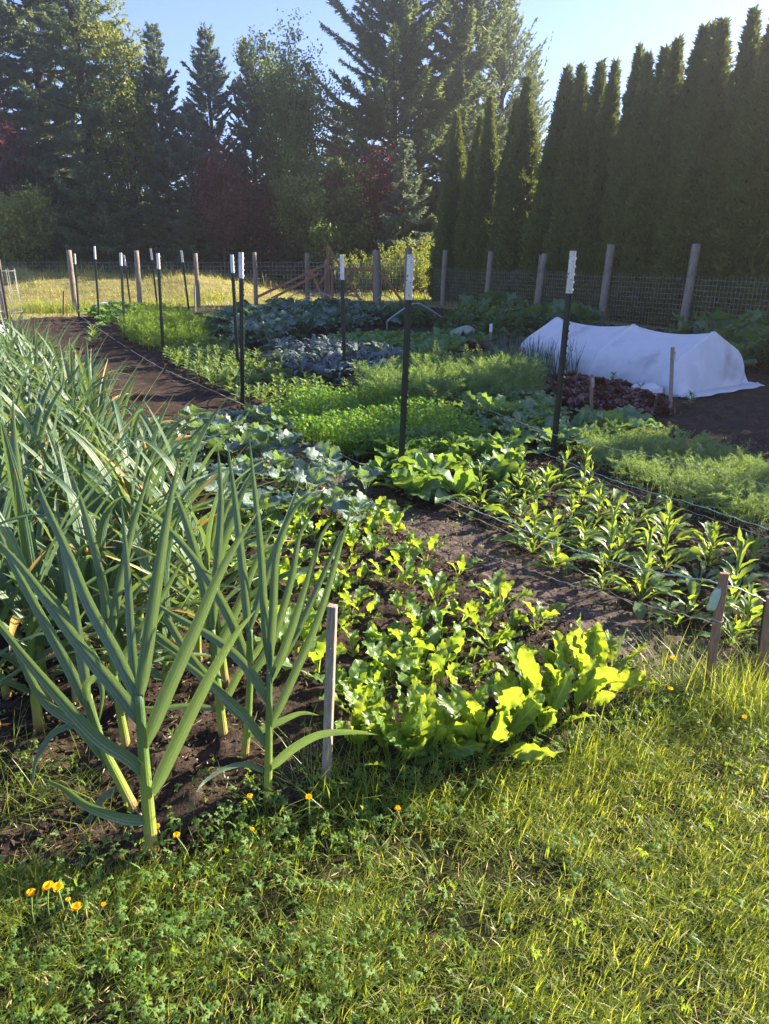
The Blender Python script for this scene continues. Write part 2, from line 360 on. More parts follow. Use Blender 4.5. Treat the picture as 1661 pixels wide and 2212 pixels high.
def rosette(mb, Ts, n, tilt, sc_, r0=.006, z0=0, seed=0, stemh=0, mat=0, az0=None, azj=.35):
    r = np.random.default_rng(seed); az = (r.uniform(0, 6.28) if az0 is None else az0)
    for i in range(n):
        f = i / max(1, n - 1)
        a = az + i * 2.39996 + r.normal() * azj
        T = Ts[r.integers(len(Ts))]
        el = math.radians(tilt[0] + (tilt[1] - tilt[0]) * f + r.normal() * 7)
        s = (sc_[0] + (sc_[1] - sc_[0]) * f) * r.uniform(.82, 1.15)
        Mx = rotz_(a) @ roty_(el) @ rotx_(r.normal() * .25) * s
        p = np.array([math.cos(a) * r0, math.sin(a) * r0, z0 + stemh * f])
        mb.inst(T, p[None], Mx[None], mat)
    return mb
def fanleaf(lobes=3, teeth=3, n=19, depth=.45, seed=0, droop=.15):       # lobed flat leaf, stalk end at origin, along +x
    r = np.random.default_rng(seed)
    th = np.linspace(-2.5, 2.5, n)
    rad = .55 * (1 - depth * np.abs(np.sin(th * lobes / 1.75 + PI / 2 * (lobes % 2 == 0))) ** 1.5) * (1 + .14 * np.sign(np.sin(th * lobes * teeth)))
    rad *= (1 - .12 * np.abs(th) / 2.5) * r.uniform(.9, 1.1, n)
    x = .45 + rad * np.cos(th); y = rad * np.sin(th); z = -droop * (x ** 2 + y ** 2) + r.normal(size=n) * .02
    v = np.concatenate([[[.42, 0, .05], [0, 0, 0]], np.stack([x, y, z], 1)])
    f3 = [[0, i, i + 1] for i in range(2, n + 1)] + [[0, 1, 2], [0, n + 1, 1]]
    uv = np.concatenate([[[.4, .5], [0, .5]], np.stack([x, y * .5 + .5], 1)])
    return v, None, np.array(f3), uv
def frond(n=13, w=.012, seed=0, curl=.3, taper=1.0, sub=True):            # feathery frond, length 1 along +x
    r = np.random.default_rng(seed); vs = []; fs = []; uv = []
    def strip(p, d, L, W):
        d = nrm(np.array(d, float)); s = nrm(np.cross(d, r.normal(size=3))); k = len(vs)
        vs.extend([p, p + d * L * .4 + s * W, p + d * L, p + d * L * .4 - s * W]); fs.append([k, k + 1, k + 2, k + 3]); uv.extend([(0, .5), (.4, 1), (1, .5), (.4, 0)])
    for i in range(4):
        p = np.array([i / 4, 0, -curl * (i / 4) ** 2]); q = np.array([(i + 1) / 4, 0, -curl * ((i + 1) / 4) ** 2])
        strip(p, q - p, np.linalg.norm(q - p) * 1.1, w * .8)
    for i in range(n):
        t = .25 + .72 * i / n; p = np.array([t, 0, -curl * t * t]); l = .34 * (1.05 - t) + .07
        for sgn in (-1, 1):
            d = np.array([.75, sgn * r.uniform(.6, 1.1), r.normal() * .35]); d = nrm(d)
            strip(p, d, l, w * .6)
            if sub:
                for q in range(2):
                    strip(p + d * l * (.35 + .3 * q), d + r.normal(size=3) * .7, l * .45, w * .5)
    return np.array(vs), np.array(fs), None, np.array(uv)
# ------------------------------------------------------------------ world, sun, camera
SUN_AZ, SUN_EL = math.radians(68), math.radians(25.0)
w = bpy.data.worlds.new('World'); sc.world = w; w.use_nodes = True
nt = w.node_tree; nt.nodes.clear()
sky = nt.nodes.new('ShaderNodeTexSky'); sky.sky_type = 'NISHITA'; sky.sun_disc = False
sky.sun_elevation = SUN_EL; sky.sun_rotation = SUN_AZ; sky.altitude = 50; sky.air_density = 1.0; sky.dust_density = .25; sky.ozone_density = 3.5
bg = nt.nodes.new('ShaderNodeBackground'); bg.inputs[1].default_value = .074
ow = nt.nodes.new('ShaderNodeOutputWorld'); tn = nt.nodes.new('ShaderNodeMix'); tn.data_type = 'RGBA'; tn.blend_type = 'MULTIPLY'; tn.inputs[0].default_value = 1; tn.inputs[7].default_value = (.84, .75, .95, 1); nt.links.new(sky.outputs[0], tn.inputs[6]); nt.links.new(tn.outputs[2], bg.inputs[0]); nt.links.new(bg.outputs[0], ow.inputs[0])
sd = bpy.data.lights.new('sun', 'SUN'); sd.energy = 4.5; sd.angle = math.radians(.53); sd.color = (1, .86, .66)
so = bpy.data.objects.new('sun', sd); COL.objects.link(so)
sv = Vector((math.sin(SUN_AZ) * math.cos(SUN_EL), math.cos(SUN_AZ) * math.cos(SUN_EL), math.sin(SUN_EL)))
so.rotation_euler = sv.to_track_quat('Z', 'Y').to_euler(); so.location = (30, 20, 30)
cd = bpy.data.cameras.new('camera'); cam = bpy.data.objects.new('camera', cd); COL.objects.link(cam)
cam.location = (0, 0, CH); cam.rotation_euler = (PI / 2 - PITCH, 0, 0)
cd.sensor_fit = 'VERTICAL'; cd.sensor_height = 24; cd.lens = 24 * FPX / 2212; cd.clip_end = 1500; cd.clip_start = .05
sc.camera = cam
sc.view_settings.view_transform = 'Standard'; sc.view_settings.look = 'None'; sc.view_settings.exposure = 2.3; sc.view_settings.gamma = 1
sc.cycles.max_bounces = 6; sc.cycles.diffuse_bounces = 3; sc.cycles.transmission_bounces = 4; sc.cycles.glossy_bounces = 2; sc.cycles.transparent_max_bounces = 4
sc.cycles.use_denoising = True
hz = bpy.data.materials.new('haze'); hz.use_nodes = True; nt = hz.node_tree; nt.nodes.clear()
pv = nt.nodes.new('ShaderNodeVolumePrincipled'); pv.inputs['Color'].default_value = (.93, .92, .90, 1); pv.inputs['Density'].default_value = .0028; pv.inputs['Anisotropy'].default_value = .82
oh = nt.nodes.new('ShaderNodeOutputMaterial'); nt.links.new(pv.outputs[0], oh.inputs['Volume'])
HB = boxmb(-60, 60, -12, 72, -1.2, 20)  # added haze volume, imitates lens glare and lifts the shaded tones
tagit(link('haze', HB.mesh('haze', hz, False)), 'thin added haze standing in for lens glare over the garden', 'haze', kind='stuff')
# ------------------------------------------------------------------ ground
def mound(x, y):
    a = sstep(25.3, 30.8, y) * (1 - sstep(31.5, 36, y)); b = 1 - sstep(-8.2, -2.6, x + (y - 29) * .1)
    return .80 * a * b * (1 + .10 * np.sin(x * .7) + .05 * np.sin(x * 1.9 + y))
EDGE = np.array([G(px, py)[:2] for px, py in ((-900, 1850), (-200, 1880), (0, 1885), (180, 1900), (330, 1885), (430, 1830), (560, 1770), (720, 1735), (900, 1720), (1250, 1640), (1420, 1560), (1540, 1500), (1661, 1450), (2300, 1300))])
def edge_y(x): return np.interp(x, EDGE[:, 0], EDGE[:, 1])
def soil_in(x, y):                                               # > 0 inside the dug garden
    u = x * U[0] + y * U[1]; v = x * VV[0] + y * VV[1]
    far = np.where(v < 6, 21.0, np.where(v < 12, 21 - (v - 6) * .2, 19.5))
    return np.minimum(np.minimum(y - edge_y(x), far - u), np.minimum(14.0 - v, x + 13))
xs = np.concatenate([[-400, -200, -100, -60, -40, -30], np.arange(-25, 16, .4), [20, 30, 45, 70, 120, 250, 400]])
ys = np.concatenate([[-200, -60, -20, -8], np.arange(-3, 40, .4), [44, 50, 60, 80, 120, 200, 400, 800]])
X, Y = np.meshgrid(xs, ys)
Z = mound(X, Y) + .015 * smooth_noise(X, Y, 3, 3, .8) - .03 - .06 * sstep(.15, .5, soil_in(X, Y))
gf = gridfaces(len(ys), len(xs)); gy = Y.ravel()[gf].mean(1); gp_ = np.stack([X, Y, Z], -1).reshape(-1, 3)
g = MB().add(gp_, gf[gy < 12]); g.add(gp_, gf[gy >= 12], mat=1)
tagit(link('ground', g.mesh('ground', [M['turf'], M['meadowturf']])), kind='structure')
def soil_sheet(name, x0, x1, y0, y1, res, amp, cut):
    xs = np.arange(x0, x1, res); ys = np.arange(y0, y1, res); X, Y = np.meshgrid(xs, ys)
    ins = soil_in(X, Y) + .05 * smooth_noise(X, Y, 8, 3, 4)
    z = amp * (smooth_noise(X, Y, 1, 5, 9) * 1.0 + .8 * np.maximum(smooth_noise(X, Y, 2, 3, 26), 0)) + .03 * smooth_noise(X, Y, 4, 3, 1.2)
    v = X * VV[0] + Y * VV[1]; pth = np.exp(-((v - 2.45) / .28) ** 2)
    z = z * (1 - .6 * pth) - .03 * pth - .12 * (1 - sstep(-.02, .08, ins))
    f = gridfaces(len(ys), len(xs)); keep = (ins.ravel()[f] > -.12).any(1)
    if cut is not None:
        cx, cy = X.ravel()[f].mean(1), Y.ravel()[f].mean(1); keep &= ~((cx > cut[0]) & (cx < cut[1]) & (cy < cut[2]))
    f = f[keep]; vp = (X * VV[0] + Y * VV[1]).ravel()[f].mean(1)
    jit = .12 * smooth_noise(X, Y, 6, 3, 3).ravel()[f].mean(1)
    up = (X * U[0] + Y * U[1]).ravel()[f].mean(1); pm = (np.abs(vp - 2.43 + jit) < .22) & (up < 6.6 + jit * 4)
    mb = MB(); P = np.stack([X, Y, z], -1).reshape(-1, 3)
    used, inv = np.unique(f[~pm].ravel(), return_inverse=True); mb.add(P[used], inv.reshape(-1, 4))
    used, inv = np.unique(f[pm].ravel(), return_inverse=True); mb.add(P[used], inv.reshape(-1, 4), mat=1)
    return tagit(link(name, mb.mesh(name, [M['soil'], M['path']])), kind='structure')
soil_sheet('garden_soil', -3.4, 3.6, 1.0, 6.0, .015, .042, None)
soil_sheet('far_garden_soil', -13, 12, 1.0, 24, .06, .055, (-3.38, 3.58, 5.95))
def soil_z(x, y): return 0.0
# clods, straw bits, pale pebbles: nobody could count them
def lump():
    th = np.linspace(0, 2 * PI, 6)[:-1]; v = [(0, 0, .8)] + [(math.cos(t), math.sin(t), .15) for t in th] + [(.7 * math.cos(t + .6), .7 * math.sin(t + .6), -.5) for t in th]
    f3 = [[0, 1 + i, 1 + (i + 1) % 5] for i in range(5)]; f4 = [[1 + i, 6 + i, 6 + (i + 1) % 5, 1 + (i + 1) % 5] for i in range(5)]
    return np.array(v), np.array(f4), np.array(f3), np.zeros((11, 2))
def scatter(n, x0, x1, y0, y1, pw=1.0):
    x = rng.uniform(x0, x1, n); y = y0 + (y1 - y0) * rng.uniform(0, 1, n) ** pw
    k = (soil_in(x, y) > .02) & (np.abs(x) < .62 * y + .5); return np.stack([x[k], y[k], np.zeros(k.sum())], 1)
def randM(n, s, sq=(1, 1, 1)):
    q = rng.normal(size=(n, 3, 3)); A = frames(q[:, 0], q[:, 1]); return A * (np.asarray(s).reshape(-1, 1, 1)) * (np.array(sq)[None, None, :] * np.ones((n, 3, 1)))
T = lump(); mb = MB(); p = scatter(26000, -2.6, 3.2, 1.2, 6.5, 1.5); s = .003 + .010 * rng.uniform(0, 1, len(p)) ** 3
v_ = p @ np.array([VV[0], VV[1], 0]); s = np.where(np.abs(v_ - 2.43) < .2, s * .6, s); p[:, 2] = rng.uniform(0, .022, len(p)) - np.where(np.abs(v_ - 2.43) < .25, .02, 0)
mb.inst(T, p, randM(len(p), s)); tagit(link('soil_clods', mb.mesh('soil_clods', M['clod'], False)), kind='stuff')
mb = MB(); p = scatter(15000, -2.6, 3.2, 1.2, 6.5, 1.3); n = len(p); p[:, 2] = rng.uniform(.004, .022, n)
D = np.stack([rng.normal(size=n), rng.normal(size=n), rng.normal(size=n) * .15], 1)
kites(mb, p, D, rng.uniform(.008, .045, n), rng.uniform(.0015, .005, n)); tagit(link('straw_litter', mb.mesh('straw_litter', M['chip'], False)), kind='stuff')
mb = MB(); p = scatter(1300, -2.6, 3.2, 1.2, 6.0, 1.3); p[:, 2] = rng.uniform(.01, .02, len(p))
mb.inst(T, p, randM(len(p), rng.uniform(.002, .006, len(p)))); tagit(link('pale_pebbles', mb.mesh('pale_pebbles', M['perlite'], False)), kind='stuff')
# ------------------------------------------------------------------ grass
def blade(bend=.4, seg=3, W=.5):
    t = np.linspace(0, 1, seg + 1); x = bend * t ** 2; z = t * (1 - .25 * bend * t)
    w = W * (1 - t ** 1.7) + .02
    v = np.stack([np.stack([x, -w, z], 1), np.stack([x, w, z], 1)], 1).reshape(-1, 3)
    f = [[2 * i, 2 * i + 1, 2 * i + 3, 2 * i + 2] for i in range(seg)]
    return v, np.array(f), None, np.stack([np.repeat(t, 2), np.tile([0, 1.], seg + 1)], 1)
BL = [blade(.15), blade(.5), blade(.95), blade(1.4)]
def add_blades(mb, P, L, W, lean=.35, mat=0, az=None):
    n = len(P); k = rng.integers(0, 4, n); az = rng.uniform(0, 2 * PI, n) if az is None else az
    A = rotz_(az) @ roty_(-np.abs(rng.normal(size=n)) * lean)
    S = np.stack([L, W, L], 1)
    A = A * S[:, None, :]
    for i in range(4):
        q = k == i; mb.inst(BL[i], P[q], A[q], mat)
def lawn_pts(n, x0, x1, y0, y1, margin=0):
    x = rng.uniform(x0, x1, n); y = rng.uniform(y0, y1, n)
    k = (soil_in(x, y) < margin) & (np.abs(x) < .60 * y + .35); x, y = x[k], y[k]
    return np.stack([x, y, np.full(len(x), -.035)], 1)
mb = MB()
P = lawn_pts(190000, -1.6, 2.4, .9, 2.7, .05)
den = smooth_noise(P[:, 0], P[:, 1], 21, 3, 2.6); left = sstep(.25, -.55, P[:, 0] - .25 * (P[:, 1] - 1.4))
k = rng.uniform(0, 1, len(P)) < np.clip(.62 + 1.25 * den - .22 * left, .06, 1); P = P[k]; den = den[k]
L = rng.uniform(.026, .058, len(P)) * (1 + .5 * np.maximum(den, 0)); 
near_edge = np.exp(-np.maximum(0, -soil_in(P[:, 0], P[:, 1])) / .10); L = L * (1 + .9 * near_edge * rng.uniform(0, 1, len(P)))
azb = rng.normal(size=len(P)) * 1.2 + 2.2 * smooth_noise(P[:, 0], P[:, 1], 33, 2, 3)
add_blades(mb, P, L, rng.uniform(.0022, .0048, len(P)) * .75, .55, 0, azb)
for c in lawn_pts(900, -1.5, 2.3, .95, 2.6):
    nn = int(rng.integers(12, 46)); P = c[None] + rng.normal(size=(nn, 3)) * np.array([.022, .022, 0]); az = rng.uniform(0, 6.28) + rng.normal(size=nn) * .9
    add_blades(mb, P, rng.uniform(.04, .095) * rng.uniform(.5, 1.1, nn), rng.uniform(.0016, .0034, nn), .55, 0, az)
n = 8000; P = lawn_pts(n, -1.6, 2.4, .9, 2.7, .02); P[:, 2] = rng.uniform(-.02, .02, len(P)); n = len(P)
kites(mb, P, np.stack([rng.normal(size=n), rng.normal(size=n), rng.normal(size=n) * .25], 1), rng.uniform(.015, .06, n), rng.uniform(.0015, .004, n), mat=1)
# long tufts by the bed edge and stakes
for px, py, nn, LL in ((1560, 1520, 420, .24), (1480, 1500, 220, .28), (1620, 1500, 200, .26), (760, 1690, 160, .20), (700, 1710, 160, .22), (1380, 1560, 220, .2), (1250, 1620, 200, .18), (1080, 1680, 160, .17), (920, 1720, 160, .17), (60, 1730, 120, .2), (150, 1760, 90, .18), (20, 1640, 100, .2), (830, 1720, 90, .18), (1420, 1480, 90, .3), (1330, 1610, 160, .16), (1661, 1520, 200, .22)):
    c = G(px, py); P = c[None] + rng.normal(size=(nn, 3)) * np.array([.09, .06, 0]); P[:, 2] = -.02
    add_blades(mb, P, LL * rng.uniform(.4, 1.1, nn), rng.uniform(.0018, .0036, nn), .42)
tagit(link('lawn_grass', mb.mesh('lawn_grass', [M['grass'], M['dry']])), 'mown lawn grass with dry clippings in the foreground', 'grass', kind='stuff')
# mown strip and rough meadow round the far end
mb = MB()
n = 70000; x = rng.uniform(-26, 6, n); y = rng.uniform(17, 33, n); k = (soil_in(x, y) < .1) & (np.abs(x) < .6 * y + 1); x, y = x[k], y[k]
k = (rng.uniform(0, 1, len(x)) < .75 + .5 * smooth_noise(x, y, 5, 3, .9)); x, y = x[k], y[k]
P = np.stack([x, y, mound(x, y) - .03], 1); md = mound(x, y)
cl = np.maximum(smooth_noise(x, y, 9, 3, 1.1), -.3)
L = (.06 + .16 * sstep(.02, .2, md) * (1 + 1.2 * cl) + .10 * sstep(.0, .5, cl)) * rng.uniform(.5, 1.2, len(x))
L *= 1 + .9 * sstep(30, 31.2, y) * (x < -3)
add_blades(mb, P, L, rng.uniform(.008, .018, len(x)), .55)
for px, py, nn, LL in ((100, 668, 500, .5), (150, 672, 500, .5), (60, 672, 400, .4), (200, 668, 400, .45), (420, 655, 300, .35), (330, 660, 300, .4), (620, 650, 200, .35), (820, 640, 400, .35), (900, 645, 500, .4), (760, 650, 300, .3), (460, 650, 300, .3)):
    c = G(px, py); P = c[None] + rng.normal(size=(nn, 3)) * np.array([.5, .35, 0]); P[:, 2] = mound(P[:, 0], P[:, 1]) - .03
    add_blades(mb, P, LL * rng.uniform(.4, 1.1, nn), rng.uniform(.008, .016, nn), .3, 1)
tagit(link('meadow_grass', mb.mesh('meadow_grass', [M['farg'], M['grass']])), 'rough sunlit grass on the low mound behind the garden', 'grass', kind='stuff')
mb = MB(); n = 160
x = np.concatenate([rng.uniform(-12, -3, n // 2), rng.uniform(-3.5, 2.0, n // 2)]); y = rng.uniform(23.5, 29, n); k = soil_in(x, y) < 0; x, y = x[k], y[k]
P = np.stack([x, y, mound(x, y) + rng.uniform(.12, .32, len(x))], 1)
for q in range(3): kites(mb, P, rng.normal(size=(len(x), 3)), .034, .03)
tagit(link('meadow_flowers', mb.mesh('meadow_flowers', M['petal'])), 'tiny yellow wildflowers dotted through the far grass', 'wildflowers', kind='stuff')
# creeping buttercup leaves as ground cover
def trileaf(seed):
    T0 = fanleaf(3, 2, 15, .62, seed, .3); vs, fs, us = [], [], []; k = 0
    for a, s in ((0, 1.0), (1.35, .85), (-1.35, .85)):
        vs.append((T0[0] + np.array([.12, 0, 0])) * s @ rotz_(np.array(a)).T); fs.append(T0[2] + k); us.append(T0[3]); k += len(T0[0])
    return np.concatenate(vs), None, np.concatenate(fs), np.concatenate(us)
FL = [trileaf(i) for i in range(4)]
mb = MB(); n = 22000; x = rng.uniform(-1.7, 2.2, n); y = rng.uniform(.85, 2.6, n)
ins = soil_in(x, y); lf = sstep(.35, -.45, x - .3 * (y - 1.4)); pr = np.where(ins < 0, .08 + .44 * lf, np.exp(-ins / .07) * .9) + .12 * (smooth_noise(x, y, 41, 3, 5) > .15)
pr *= np.clip(.7 + 1.1 * smooth_noise(x, y, 44, 3, 4), .05, 1.2)
k = (rng.uniform(0, 1, n) < pr) & (np.abs(x) < .6 * y + .35); x, y = x[k], y[k]; n = len(x)
h = rng.uniform(.0, .055, n) + .03 * (soil_in(x, y) > 0); P = np.stack([x, y, h], 1); az = rng.uniform(0, 2 * PI, n); s = rng.uniform(.011, .026, n)
A = rotz_(az) @ roty_(rng.normal(size=n) * .5) @ rotx_(rng.normal(size=n) * .45) * s[:, None, None]
for i in range(4): q = np.arange(n) % 4 == i; mb.inst(FL[i], P[q], A[q])
q = rng.uniform(0, 1, n) < .5; kites(mb, np.stack([x, y, np.full(n, -.03)], 1)[q], np.stack([rng.normal(size=n) * .25, rng.normal(size=n) * .25, np.ones(n)], 1)[q], (h + .03)[q], .004)
tagit(link('ground_cover_leaves', mb.mesh('ground_cover_leaves', M['butleaf'])), 'low lobed green leaves creeping over the lawn edge', 'ground cover', kind='stuff')
# tiny weeds on the soil
mb = MB(); P = scatter(2600, -2.4, 3.4, 1.3, 6.5, 1.1); k = smooth_noise(P[:, 0], P[:, 1], 71, 3, 2.5) > -.12; P = P[k]; n = len(P)
for q in range(5):
    D = np.stack([np.cos(rng.uniform(0, 6.28, n)), np.sin(rng.uniform(0, 6.28, n)), rng.uniform(.1, .9, n)], 1); P2 = P.copy(); P2[:, 2] = .005
    kites(mb, P2, D, rng.uniform(.010, .034, n), rng.uniform(.005, .012, n), belly=.6)
tagit(link('small_weeds', mb.mesh('small_weeds', M['zinnia'])), 'tiny weed seedlings sprouting on the dark soil', 'weeds', kind='stuff')
# ------------------------------------------------------------------ leeks
def leek_leaf(L, W, a0, a1, pw, seed, twist=0, side=0):
    return leaf(L, W, a0, a1, pet=0, petw=.006, prof='strap', ruf=0, fold=24, nl=14, nw=4, twist=twist, pw=pw, side=side, seed=seed)
LEEK = []
for s in range(9):
    r = np.random.default_rng(100 + s); st = MB(); H = r.uniform(.34, .5); lean = r.normal(size=2) * .05
    R0 = r.uniform(.0125, .017)
    ts = np.linspace(0, 1, 9); pts = np.stack([lean[0] * ts ** 2, lean[1] * ts ** 2, ts * H], 1)
    tube(pts, R0 * np.where(ts < .06, 1.25, 1 - .45 * ts), 8, mb=st)
    lv = MB(); n = int(r.integers(9, 12)); az = r.uniform(-.5, .5)
    for i in range(n):
        f = i / (n - 1); a = az + PI * (i % 2) + r.normal() * .22; el = 34 + 42 * f + r.normal() * 9
        L = r.uniform(.5, .68) * (1 - .25 * abs(f - .6)); bend = -r.uniform(8, 48) * (1.6 if f < .35 else 1)
        if r.uniform() < .30: bend = -r.uniform(70, 120)
        Tm = leek_leaf(L, r.uniform(.015, .026), el, el + bend, 1.6 if bend > -60 else 3.0, s * 31 + i, r.normal() * 25, r.normal() * .05)
        hz = H * (.28 + .72 * f); p = np.array([lean[0] * (hz / H) ** 2, lean[1] * (hz / H) ** 2, hz - .01]) - np.array([math.cos(a), math.sin(a), 0]) * .004
        lv.inst(Tm, p[None], rotz_(np.array([a])))
    LEEK.append((st.mesh('leek_stalk', M['leekstalk']), lv.mesh('leek_leaves', M['leek'])))
def in_view(p, m=.3, h=.5):
    return p[1] > .9 and abs(p[0]) < .58 * p[1] + m
heroes = [(328, 1838), (285, 1742), (578, 1735), (527, 1640), (482, 1585), (272, 1612)]
HP = [G(*h)[:2] for h in heroes]
i = 0
for u in np.arange(1.55, 9.6, .185):
    for v in np.arange(-1.6, 1.16, .145):
        uu, vv = u + rng.normal() * .03, v + rng.normal() * .03
        p = UVW(uu, vv)
        vmax = .62 + .30 * min(1, max(0, (uu - 1.5) / 1.5)) + .2 * min(1, max(0, (uu - 4.6) / .8))
        if vv > vmax or not in_view(p, .30) or soil_in(p[0], p[1]) < .12: continue
        if min(np.hypot(*(p[:2] - q)) for q in HP) < .17: continue
        px, py = proj(p)
        if p[1] < 1.95 and (px > -40): continue
        if p[1] < 1.35: continue
        st, lv = LEEK[i % len(LEEK)]; i += 1
        e = empty('leek_plant', p, rotz=rng.normal() * .55 + (PI if rng.uniform() < .5 else 0), scale=rng.uniform(.86, 1.12))
        tagit(e, 'tall leek with blue green strap leaves in the crowded leek bed', 'leek', 'leeks growing in the crowded left bed')
        link('stalk', st, e); link('leaves', lv, e)
# the leeks at the front of the bed, each leaf a part
def smoothcurve(pts, n):
    pts = np.asarray(pts, float); m = len(pts)
    d = np.concatenate([[0], np.cumsum(np.linalg.norm(np.diff(pts, axis=0), axis=1))]); t = np.linspace(0, d[-1], n)
    P = np.concatenate([[2 * pts[0] - pts[1]], pts, [2 * pts[-1] - pts[-2]]]); out = []
    for tt in t:
        k = min(max(np.searchsorted(d, tt, 'right') - 1, 0), m - 2); f = (tt - d[k]) / (d[k + 1] - d[k])
        a, b, c, e = P[k:k + 4]
        out.append(.5 * (2 * b + (c - a) * f + (2 * a - 5 * b + 4 * c - e) * f * f + (3 * b - a - 3 * c + e) * f ** 3))
    return np.array(out)
def strap(pts, W, name, parent, org, mat, vdir, fold=.42, nl=22, wp=None):
    c = smoothcurve(pts, nl) - org; t = np.linspace(0, 1, nl)
    w = W * .66 * (np.minimum(1, t * 5 + .45) * np.maximum(1 - t ** 2.4, 0) ** .85 + .02)
    tg = nrm(np.gradient(c, axis=0)); S = nrm(np.cross(tg, vdir)); N = np.cross(S, tg)
    s = np.linspace(-1, 1, 5)
    v = c[:, None] + S[:, None] * (s[None] * w[:, None] * math.cos(fold))[..., None] + N[:, None] * (np.abs(s)[None] * w[:, None] * math.sin(fold))[..., None]
    uv = np.stack(np.broadcast_arrays(t[:, None], (s * .5 + .5)[None]), -1).reshape(-1, 2)
    mb = MB().add(v.reshape(-1, 3), gridfaces(nl, 5), None, uv)
    return link(name, mb.mesh(name, mat), parent)
def hero_leek(stalk, rad, leaves, label, dy=0):
    b = G(*stalk[0]); y0 = b[1] + dy; org = b.copy()
    e = tagit(empty('leek_plant', org), label, 'leek', 'leeks at the front of the bed')
    pts = np.array([b] + [AT(px, py, y0) for px, py in stalk[1:]]); c = smoothcurve(pts, 14) - org; t = np.linspace(0, 1, 14)
    link('stalk', tube(c, rad * .87 * np.where(t < .05, 1.15, 1 - .4 * t), 10).mesh('stalk', M['leekstalk']), e)
    for lf in leaves:
        pp, W, dz = lf[0], lf[1], lf[2]; n = len(pp)
        P = [AT(px, py, y0 + dz * (k / (n - 1)) ** 1.2 + (.0 if k else 0)) for k, (px, py) in enumerate(pp)]
        toward = np.array([0, -1, .35]) if len(lf) < 4 else np.array(lf[3], float)
        strap(P, W, 'leaf', e, org, M['leek'], toward, lf[4] if len(lf) > 4 else .42)
hero_leek([(328, 1838), (316, 1700), (306, 1580), (300, 1500)], .0215, [
    ([(322, 1685), (285, 1640), (210, 1590), (90, 1460), (-10, 1340), (-60, 1290)], .030, -.10),
    ([(312, 1570), (255, 1490), (180, 1400), (60, 1240), (-20, 1150)], .031, .10),
    ([(302, 1520), (255, 1415), (196, 1310), (150, 1200), (95, 1080), (70, 1010)], .028, .22),
    ([(303, 1510), (320, 1400), (340, 1260), (362, 1120), (388, 985)], .028, .08),
    ([(297, 1505), (285, 1380), (275, 1220), (262, 1080)], .020, .25),
    ([(314, 1612), (365, 1490), (425, 1355), (475, 1240), (520, 1160), (560, 1100)], .030, .02),
    ([(330, 1715), (385, 1600), (455, 1460), (510, 1370), (552, 1318)], .029, -.12),
    ([(330, 1772), (260, 1764), (190, 1738), (140, 1702), (88, 1680)], .027, -.16),
    ], 'nearest leek, thick yellow green stalk at the lower left edge of the lawn')
hero_leek([(288, 1745), (255, 1680), (225, 1620), (205, 1560), (190, 1500)], .019, [
    ([(215, 1600), (195, 1530), (188, 1480), (212, 1464), (222, 1500), (214, 1560)], .022, -.05),
    ([(240, 1655), (175, 1570), (95, 1510), (20, 1370), (-40, 1300)], .026, -.05),
    ([(200, 1545), (150, 1440), (90, 1330), (20, 1200), (-20, 1100)], .028, .15),
    ([(192, 1505), (172, 1380), (150, 1250), (120, 1110)], .026, .2),
    ([(262, 1700), (225, 1720), (200, 1760), (175, 1800), (166, 1845), (190, 1872)], .017, -.12),
    ([(185, 1560), (120, 1580), (80, 1640), (70, 1700)], .016, -.12),
    ], 'leaning leek just behind the nearest one, tilted to the left')
hero_leek([(578, 1738), (580, 1640), (581, 1540), (582, 1455)], .0155, [
    ([(584, 1660), (630, 1618), (690, 1586), (760, 1580), (815, 1587)], .022, -.22),
    ([(576, 1612), (530, 1545), (470, 1490), (395, 1428), (330, 1380)], .023, -.05),
    ([(579, 1517), (545, 1455), (480, 1390), (365, 1322), (320, 1290)], .024, .06),
    ([(584, 1570), (630, 1470), (690, 1330), (735, 1180), (763, 1083)], .020, .05),
    ([(584, 1465), (640, 1370), (690, 1260), (735, 1160), (770, 1110)], .016, .2),
    ([(581, 1450), (590, 1330), (598, 1200), (630, 1110), (670, 1065), (703, 1060)], .020, .12),
    ([(582, 1440), (572, 1330), (563, 1180), (545, 1010), (538, 940)], .019, .15),
    ([(576, 1668), (530, 1650), (480, 1662), (440, 1690), (424, 1712)], .014, -.15),
    ([(580, 1480), (615, 1400), (660, 1270), (690, 1170), (715, 1128), (745, 1122)], .020, .02),
    ], 'leek standing apart nearest the grey stake, thin yellow green stalk')
hero_leek([(527, 1642), (535, 1560), (540, 1460), (540, 1360)], .016, [
    ([(533, 1560), (480, 1500), (400, 1400), (330, 1280), (290, 1240)], .026, .05),
    ([(538, 1440), (500, 1340), (430, 1220), (350, 1130), (290, 1100)], .026, .12),
    ([(540, 1380), (525, 1230), (508, 1080), (490, 950)], .023, .2),
    ([(540, 1360), (580, 1230), (620, 1120), (650, 1030)], .020, .25),
    ([(538, 1470), (590, 1380), (630, 1250), (650, 1150), (700, 1080)], .022, .1),
    ([(534, 1590), (600, 1560), (650, 1540), (690, 1545)], .020, -.1),
    ], 'leek behind the one beside the grey stake, stalk base in shade')
hero_leek([(483, 1592), (472, 1500), (463, 1420), (458, 1360)], .019, [
    ([(470, 1500), (420, 1440), (350, 1380), (250, 1300), (180, 1260)], .027, .05),
    ([(460, 1380), (440, 1260), (400, 1120), (350, 1000)], .028, .15),
    ([(458, 1370), (470, 1220), (478, 1080), (470, 960)], .024, .2),
    ([(462, 1420), (510, 1320), (560, 1200), (600, 1120)], .024, .05),
    ([(470, 1530), (400, 1525), (330, 1530), (262, 1520)], .018, .05),
    ([(474, 1540), (520, 1450), (560, 1400), (600, 1310)], .022, -.05),
    ], 'leek with a pale swollen stalk base in the open soil')
